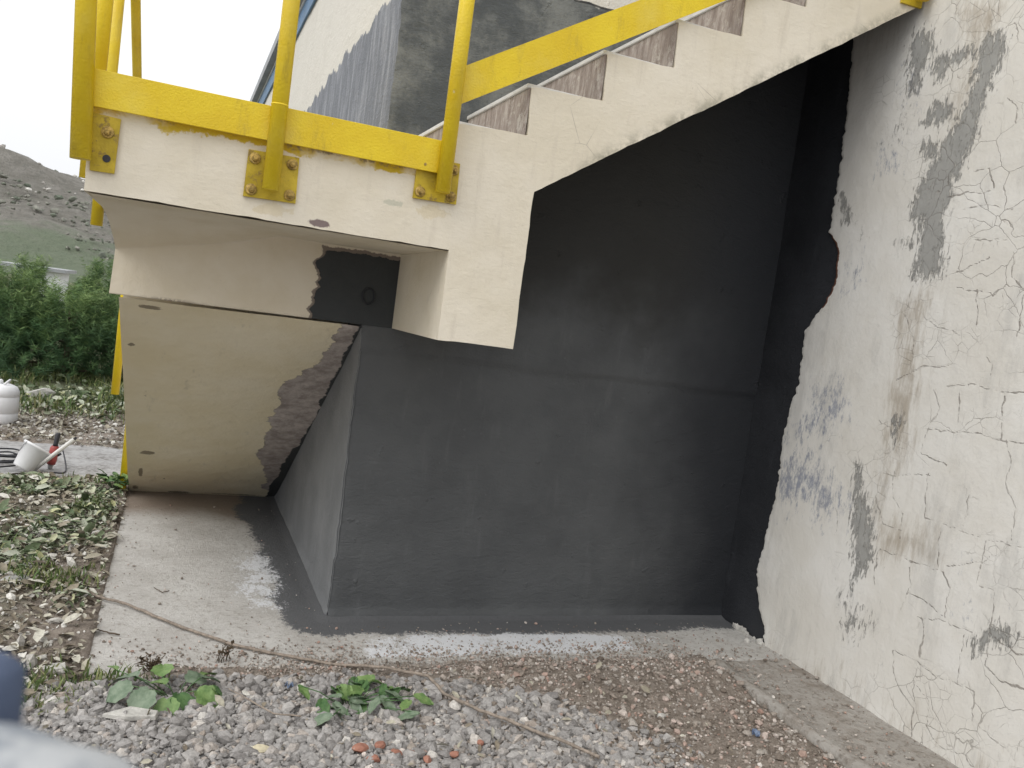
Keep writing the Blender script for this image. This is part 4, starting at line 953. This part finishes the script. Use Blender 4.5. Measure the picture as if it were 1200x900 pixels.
def dead(px, label, seed, n=26, r=.06):
    rr = random.Random(seed); q = gnd(*px); root = empty('dead_weed', (q[0], q[1], 0), label, 'dead weed'); b_ = MB(); f_ = MB()
    for k in range(n):
        a = rr.uniform(0, 6.28); L = rr.uniform(.3, 1) * r; h = rr.uniform(.01, .065); e = Vector((q[0] + L * math.cos(a), q[1] + L * math.sin(a) * .7, .012 + h)); s = Vector((q[0] + rr.gauss(0, .012), q[1] + rr.gauss(0, .01), .0))
        b_.tube([s, s.lerp(e, .5) + Vector((0, 0, .014)), e], .0017, 4)
        for _ in range(3):
            c_ = s.lerp(e, rr.uniform(.5, 1)) + Vector((0, 0, .008)); u = Vector((rr.gauss(0, 1), rr.gauss(0, 1), rr.gauss(0, .6))).normalized() * rr.uniform(.006, .013); v = u.cross(Vector((rr.gauss(0, 1), rr.gauss(0, 1), 1))).normalized() * u.length * .6
            f_.bm.faces.new([f_.bm.verts.new(c_ + w_) for w_ in (-u, v, u, -v)])
    b_.done('stem', M_DEAD, root); tag(f_.done('dead_leaves', M_DEAD, root), kind='stuff')
dead((178, 790), 'dried brown weed standing at the edge of the apron behind the leafy weed', 5)
dead((262, 775), 'wisp of dried brown weed below the root on the apron edge', 8, 9, .035)

# ------------------------------------------------------------------ pine bushes
def pine_mesh(seed, H, W, shoots):
    g = np.random.RandomState(seed); V = []; F = []; Rn = []; nv = 0
    for k in range(shoots):
        a = g.uniform(0, 2 * math.pi); t_ = g.uniform(0, 1) ** .8; z = H * (.06 + .9 * t_); rad = W * (1 - .75 * t_ ** 1.6) * (.55 + .5 * g.uniform(0, 1) ** .5) * (1 + .25 * math.sin(3 * a + seed + 4 * t_)) * (1 + .22 * math.sin(7 * a + 2.3 * seed + 9 * t_))
        c = np.array([rad * math.cos(a), rad * math.sin(a), z]); ax = np.array([math.cos(a) * .55 * (1 - t_ * .5), math.sin(a) * .55 * (1 - t_ * .5), .75 + .4 * t_]) + g.normal(0, .22, 3); ax /= np.linalg.norm(ax)
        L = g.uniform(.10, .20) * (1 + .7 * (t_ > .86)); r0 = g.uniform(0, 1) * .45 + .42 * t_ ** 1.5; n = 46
        s = g.uniform(0, 1, n); b = c + ax * (s * L)[:, None]
        u = g.normal(size=(n, 3)); u -= (u @ ax)[:, None] * ax; u /= np.linalg.norm(u, axis=1)[:, None]; d = u * .92 + ax * .45; nl = g.uniform(.06, .115, n)
        tip = b + d * nl[:, None]; w_ = np.cross(d, g.normal(size=(n, 3))); w_ /= np.linalg.norm(w_, axis=1)[:, None]; w_ *= .0030
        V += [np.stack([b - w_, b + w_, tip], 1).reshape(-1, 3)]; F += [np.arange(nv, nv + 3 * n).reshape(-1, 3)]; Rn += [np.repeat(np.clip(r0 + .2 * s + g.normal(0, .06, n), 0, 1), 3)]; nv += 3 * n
    return mesh_np('crown', np.concatenate(V), np.concatenate(F), {'rnd': np.concatenate(Rn)})
def pine(px, Y, H, W, seed, label, shoots=430):
    d = FW + RT * (px - 600) / FPX - UP * (460 - 450) / FPX; q = CAM + d * ((Y - CAM[1]) / d[1])
    root = empty('pine_bush', (q[0], Y, 0), label, 'bush', 'young pine bushes at the foot of the hill')
    me = pine_mesh(seed, H, W, shoots); o = link('crown', me, M_NEEDLE); o.parent = root
    b = MB(); b.tube([(0, 0, -.05), (.02, .01, H * .5), (0, .02, H * .92)], [.05, .03, .01], 8)
    for k in range(14):
        z = H * (.1 + .055 * k); a = k * 2.4; L = W * (.8 - .045 * k); b.tube([(0, 0, z), (L * .6 * math.cos(a), L * .6 * math.sin(a), z + .05), (L * math.cos(a), L * math.sin(a), z + .2)], [.016, .011, .005], 5)
    o = b.done('trunk', M_BARK); o.parent = root; return root
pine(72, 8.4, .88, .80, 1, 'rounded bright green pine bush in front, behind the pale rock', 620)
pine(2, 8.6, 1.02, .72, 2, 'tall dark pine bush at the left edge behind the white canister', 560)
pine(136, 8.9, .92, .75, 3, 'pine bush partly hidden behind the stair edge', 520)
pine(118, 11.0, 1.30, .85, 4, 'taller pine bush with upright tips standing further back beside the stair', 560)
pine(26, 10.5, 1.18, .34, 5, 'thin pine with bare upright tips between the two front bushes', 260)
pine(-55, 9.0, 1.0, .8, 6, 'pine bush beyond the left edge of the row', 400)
# hill scrub, white rubble
def hl(px, py):                                  # first hit of a sight line on the hill
    d = FW + RT * (px - 600) / FPX - UP * (py - 450) / FPX; d = d / np.linalg.norm(d)
    for s in np.arange(40, 330, .8):
        q = CAM + d * s
        if q[1] > 34 and q[1] < 230 and hill_z(q[0], q[1]) > q[2]: return q
    return None
sx_, sy_ = rs.uniform(-90, 10, 14000), rs.uniform(45, 170, 14000); k = (rs.uniform(0, 1, 14000) < sstep(fbm(p3(sx_, sy_), .06, 3, 151), .42, .62)); sx_, sy_ = sx_[k], sy_[k]
stones('hill_scrub', np.stack([sx_, sy_, hill_z(sx_, sy_)], 1), np.exp(rs.normal(math.log(.20), .4, len(sx_))).clip(.08, .5), M_SCRUB, .5)
sx_, sy_ = rs.uniform(-75, -5, 260), rs.uniform(105, 152, 260)
stones('hill_rubble', np.stack([sx_, sy_, hill_z(sx_, sy_)], 1), np.exp(rs.normal(math.log(.28), .45, 260)).clip(.1, .7), M_PEBBLE, .8)
for k, (px, py) in enumerate(((69, 184), (78, 186))):
    q = hl(px, py + 6)
    if q is None: continue
    root = empty('mast', (q[0], q[1], q[2] - .5), 'thin pale mast on the hill ridge, %s one' % ('left' if k == 0 else 'right'), 'mast', 'masts on the ridge')
    h = 3.4; MB().tube([(q[0], q[1], q[2] - .5), (q[0], q[1], q[2] + h)], [.16, .06], 6).done('pole', M_MAST, root)
    MB().box((q[0] - .8, q[1] - .06, q[2] + h * .78), (q[0] + .8, q[1] + .06, q[2] + h * .78 + .12)).done('crossarm', M_MAST, root)
# white shed roof behind the bushes
q = gnd(48, 352); q = CAM + (q - CAM) * (24 / np.linalg.norm(q - CAM)); sh = empty('shed', (q[0], q[1], 0), 'small white shed with flat roof glimpsed behind the pine bushes', 'shed')
MB().box((q[0] - .55, q[1], 0), (q[0] + .35, q[1] + 2, 1.05)).done('wall', M_WHITEM, sh)
MB().box((q[0] - 1.6, q[1] - .12, 1.052), (q[0] + .5, q[1] + 2.2, 1.13)).done('roof', M_GREYM, sh)
for xx in (-1.5, -1.0): MB().box((q[0] + xx, q[1] - .02, 0), (q[0] + xx + .07, q[1] + .05, 1.05)).done('post', M_GREYM, sh)

# ------------------------------------------------------------------ work things on the left
q = gnd(-2, 497); cz = .0
cn = empty('plastic_canister', (q[0], q[1], 0), 'white plastic canister standing on the litter at the left edge', 'canister')
MB().lathe((q[0], q[1], .0), [(.10, 0), (.128, .012), (.135, .04), (.135, .10), (.131, .105), (.135, .11), (.135, .235), (.131, .24), (.135, .245), (.133, .28), (.115, .315), (.07, .335), (.05, .337)], 30).done('body', M_PLASTIC, cn)
MB().lathe((q[0] - .03, q[1], .335), [(.038, 0), (.038, .03), (.030, .034)], 20).done('cap', M_PLASTIC, cn)
MB().tube([(q[0] + .02, q[1] - .06, .33), (q[0] + .05, q[1] - .05, .365), (q[0] + .05, q[1] + .05, .365), (q[0] + .02, q[1] + .06, .33)], .009, 8).done('handle', M_PLASTIC, cn)
# tipped white bucket
q = gnd(34, 556); ax = Vector((.45, .25, .80)).normalized()
bk = empty('plastic_bucket', (q[0], q[1], 0), 'small scuffed white plastic bucket tipped over beside the red tool', 'bucket')
b = MB(); prof = [(.055, 0), (.062, .01), (.088, .15), (.094, .152), (.094, .165), (.087, .167), (.083, .15), (.058, .014)]
b.lathe((q[0] - .045, q[1], .035), prof, 26, tuple(ax)); b.done('body', M_PLASTIC, bk)
q2 = Vector((q[0] - .045, q[1], .035)) + ax * .16; pr = ax.orthogonal().normalized(); pr2 = ax.cross(pr)
MB().tube([tuple(q2 + pr * .094 * math.cos(a) + pr2 * .094 * math.sin(a) * .55 - ax * .10 * math.sin(a)) for a in np.linspace(0, math.pi, 12)], .0028, 6).done('handle', M_METAL, bk)
# pale wooden handle
q = gnd(40, 556); d = RT * (42 / FPX) + UP * (33 / FPX)
D = np.linalg.norm(q - CAM) * .98
e0 = Vector(q) + Vector((0, 0, .035)); e1 = Vector(q + d * D * 1.0) + Vector((0, -.03, .03))
wh_ = empty('wooden_stick', tuple(e0), 'pale round wooden handle leaning up over the red tool', 'wooden handle')
MB().tube([e0, e0.lerp(e1, .5), e1], [.014, .0135, .013], 12).done('shaft', M_TREAD, wh_)
MB().tube([e1, e1.lerp(e0, -.04)], [.010, .008], 10).done('tip', M_BLACK, wh_)
# red power tool
q = gnd(57, 553); pt = empty('power_tool', (q[0], q[1], 0), 'dark red power tool with black grip propped upright on the path', 'power tool')
B0 = Vector((q[0], q[1] + .06, .02)); a1 = Vector((.12, .05, .98)).normalized()
MB().tube([B0 + a1 * .02, B0 + a1 * .05, B0 + a1 * .13, B0 + a1 * .145], [.026, .031, .028, .022], 14).done('casing', M_RED, pt)
MB().tube([B0 + a1 * .145, B0 + a1 * .16, B0 + a1 * .225, B0 + a1 * .235], [.017, .015, .0165, .010], 12).done('grip', M_BLACK, pt)
MB().tube([B0 + a1 * -.015, B0 + a1 * .02], [.012, .020], 12).done('chuck', M_METAL, pt)
MB().tube([B0 + a1 * .08 + Vector((.025, 0, 0)), B0 + a1 * .10 + Vector((.045, 0, -.005))], [.009, .008], 8).done('switch', M_BLACK, pt)
def cable(ctrl, label, r=.0055, seed=1):
    b = MB(); n = len(ctrl); P = [Vector(c_) for c_ in ctrl]; out = []
    for i in range(n - 1):
        p0, p1, p2, p3_ = P[max(i - 1, 0)], P[i], P[i + 1], P[min(i + 2, n - 1)]
        for k in range(8):
            t_ = k / 8; out.append(.5 * ((2 * p1) + (p2 - p0) * t_ + (2 * p0 - 5 * p1 + 4 * p2 - p3_) * t_ ** 2 + (3 * p1 - p0 - 3 * p2 + p3_) * t_ ** 3))
    out.append(P[-1]); return tag(b.tube(out, r, 8).done('cable', M_BLACK), label, 'cable')
def g3(px, py, z=.012): q = gnd(px, py); return (q[0], q[1], z)
cable([tuple(B0 + a1 * .03 + Vector((.02, 0, 0))), g3(70, 540, .10), g3(77, 550, .02), g3(74, 556), g3(60, 556), g3(45, 560), g3(34, 564), g3(48, 568), g3(56, 562), g3(40, 557)], 'thin black cable looping from the red tool across the path', .0045)
qc = gnd(6, 548); rr = random.Random(6)
cable([(qc[0] + (.115 + .035 * math.sin(i * 1.3)) * math.cos(i * .62), qc[1] + .01 * rr.gauss(0, 1) + (.12 + .03 * math.cos(i * .9)) * math.sin(i * .62), .012 + .0035 * i * .55 + rr.uniform(0, .012)) for i in range(46)], 'black cable lying in a loose coil left of the white bucket')

# ------------------------------------------------------------------ blurred thing close to the lens, bottom left
def near(px, py, s): return CAM + (FW + RT * (px - 600) / FPX - UP * (py - 450) / FPX) * s
pd = empty('padded_sleeve', tuple(near(30, 1040, .2)), 'out of focus pale grey padded fabric with navy edge, close at the bottom left corner', 'padded sleeve')
b = MB(); S = .20; c0 = Vector(near(10, 1040, S)); c1 = Vector(near(-180, 1420, S * .8)); r0 = 222 / FPX * S
pts = []; rad = []
for k in range(9): 
    a = k / 8 * math.pi / 2; pts.append(c0 + (c0 - c1).normalized() * r0 * math.cos(a) * .72); rad.append(max(.0015, r0 * math.sin(a)))
for k in range(1, 8): pts.append(c0.lerp(c1, k / 7)); rad.append(r0 * (1 + .02 * math.sin(k * 2.2)))
b.tube([tuple(p_) for p_ in pts], rad, 40); o = b.done('padding', M_PAD, pd)
for v in o.data.vertices:
    nz_ = fbm(np.array([v.co[:]]), 55, 3, 171)[0] - .5; v.co += v.normal * float(nz_) * .006
a_, b_ = Vector(near(-14, 786, S * 1.1)), Vector(near(-32, 960, S * 1.1)); r1 = 40 / FPX * S * 1.1
MB().tube([a_.lerp(b_, -.10), a_.lerp(b_, -.04), a_, a_.lerp(b_, .5), b_], [r1 * .5, r1 * .85, r1, r1 * 1.02, r1], 24).done('navy_edge', M_NAVY, pd)
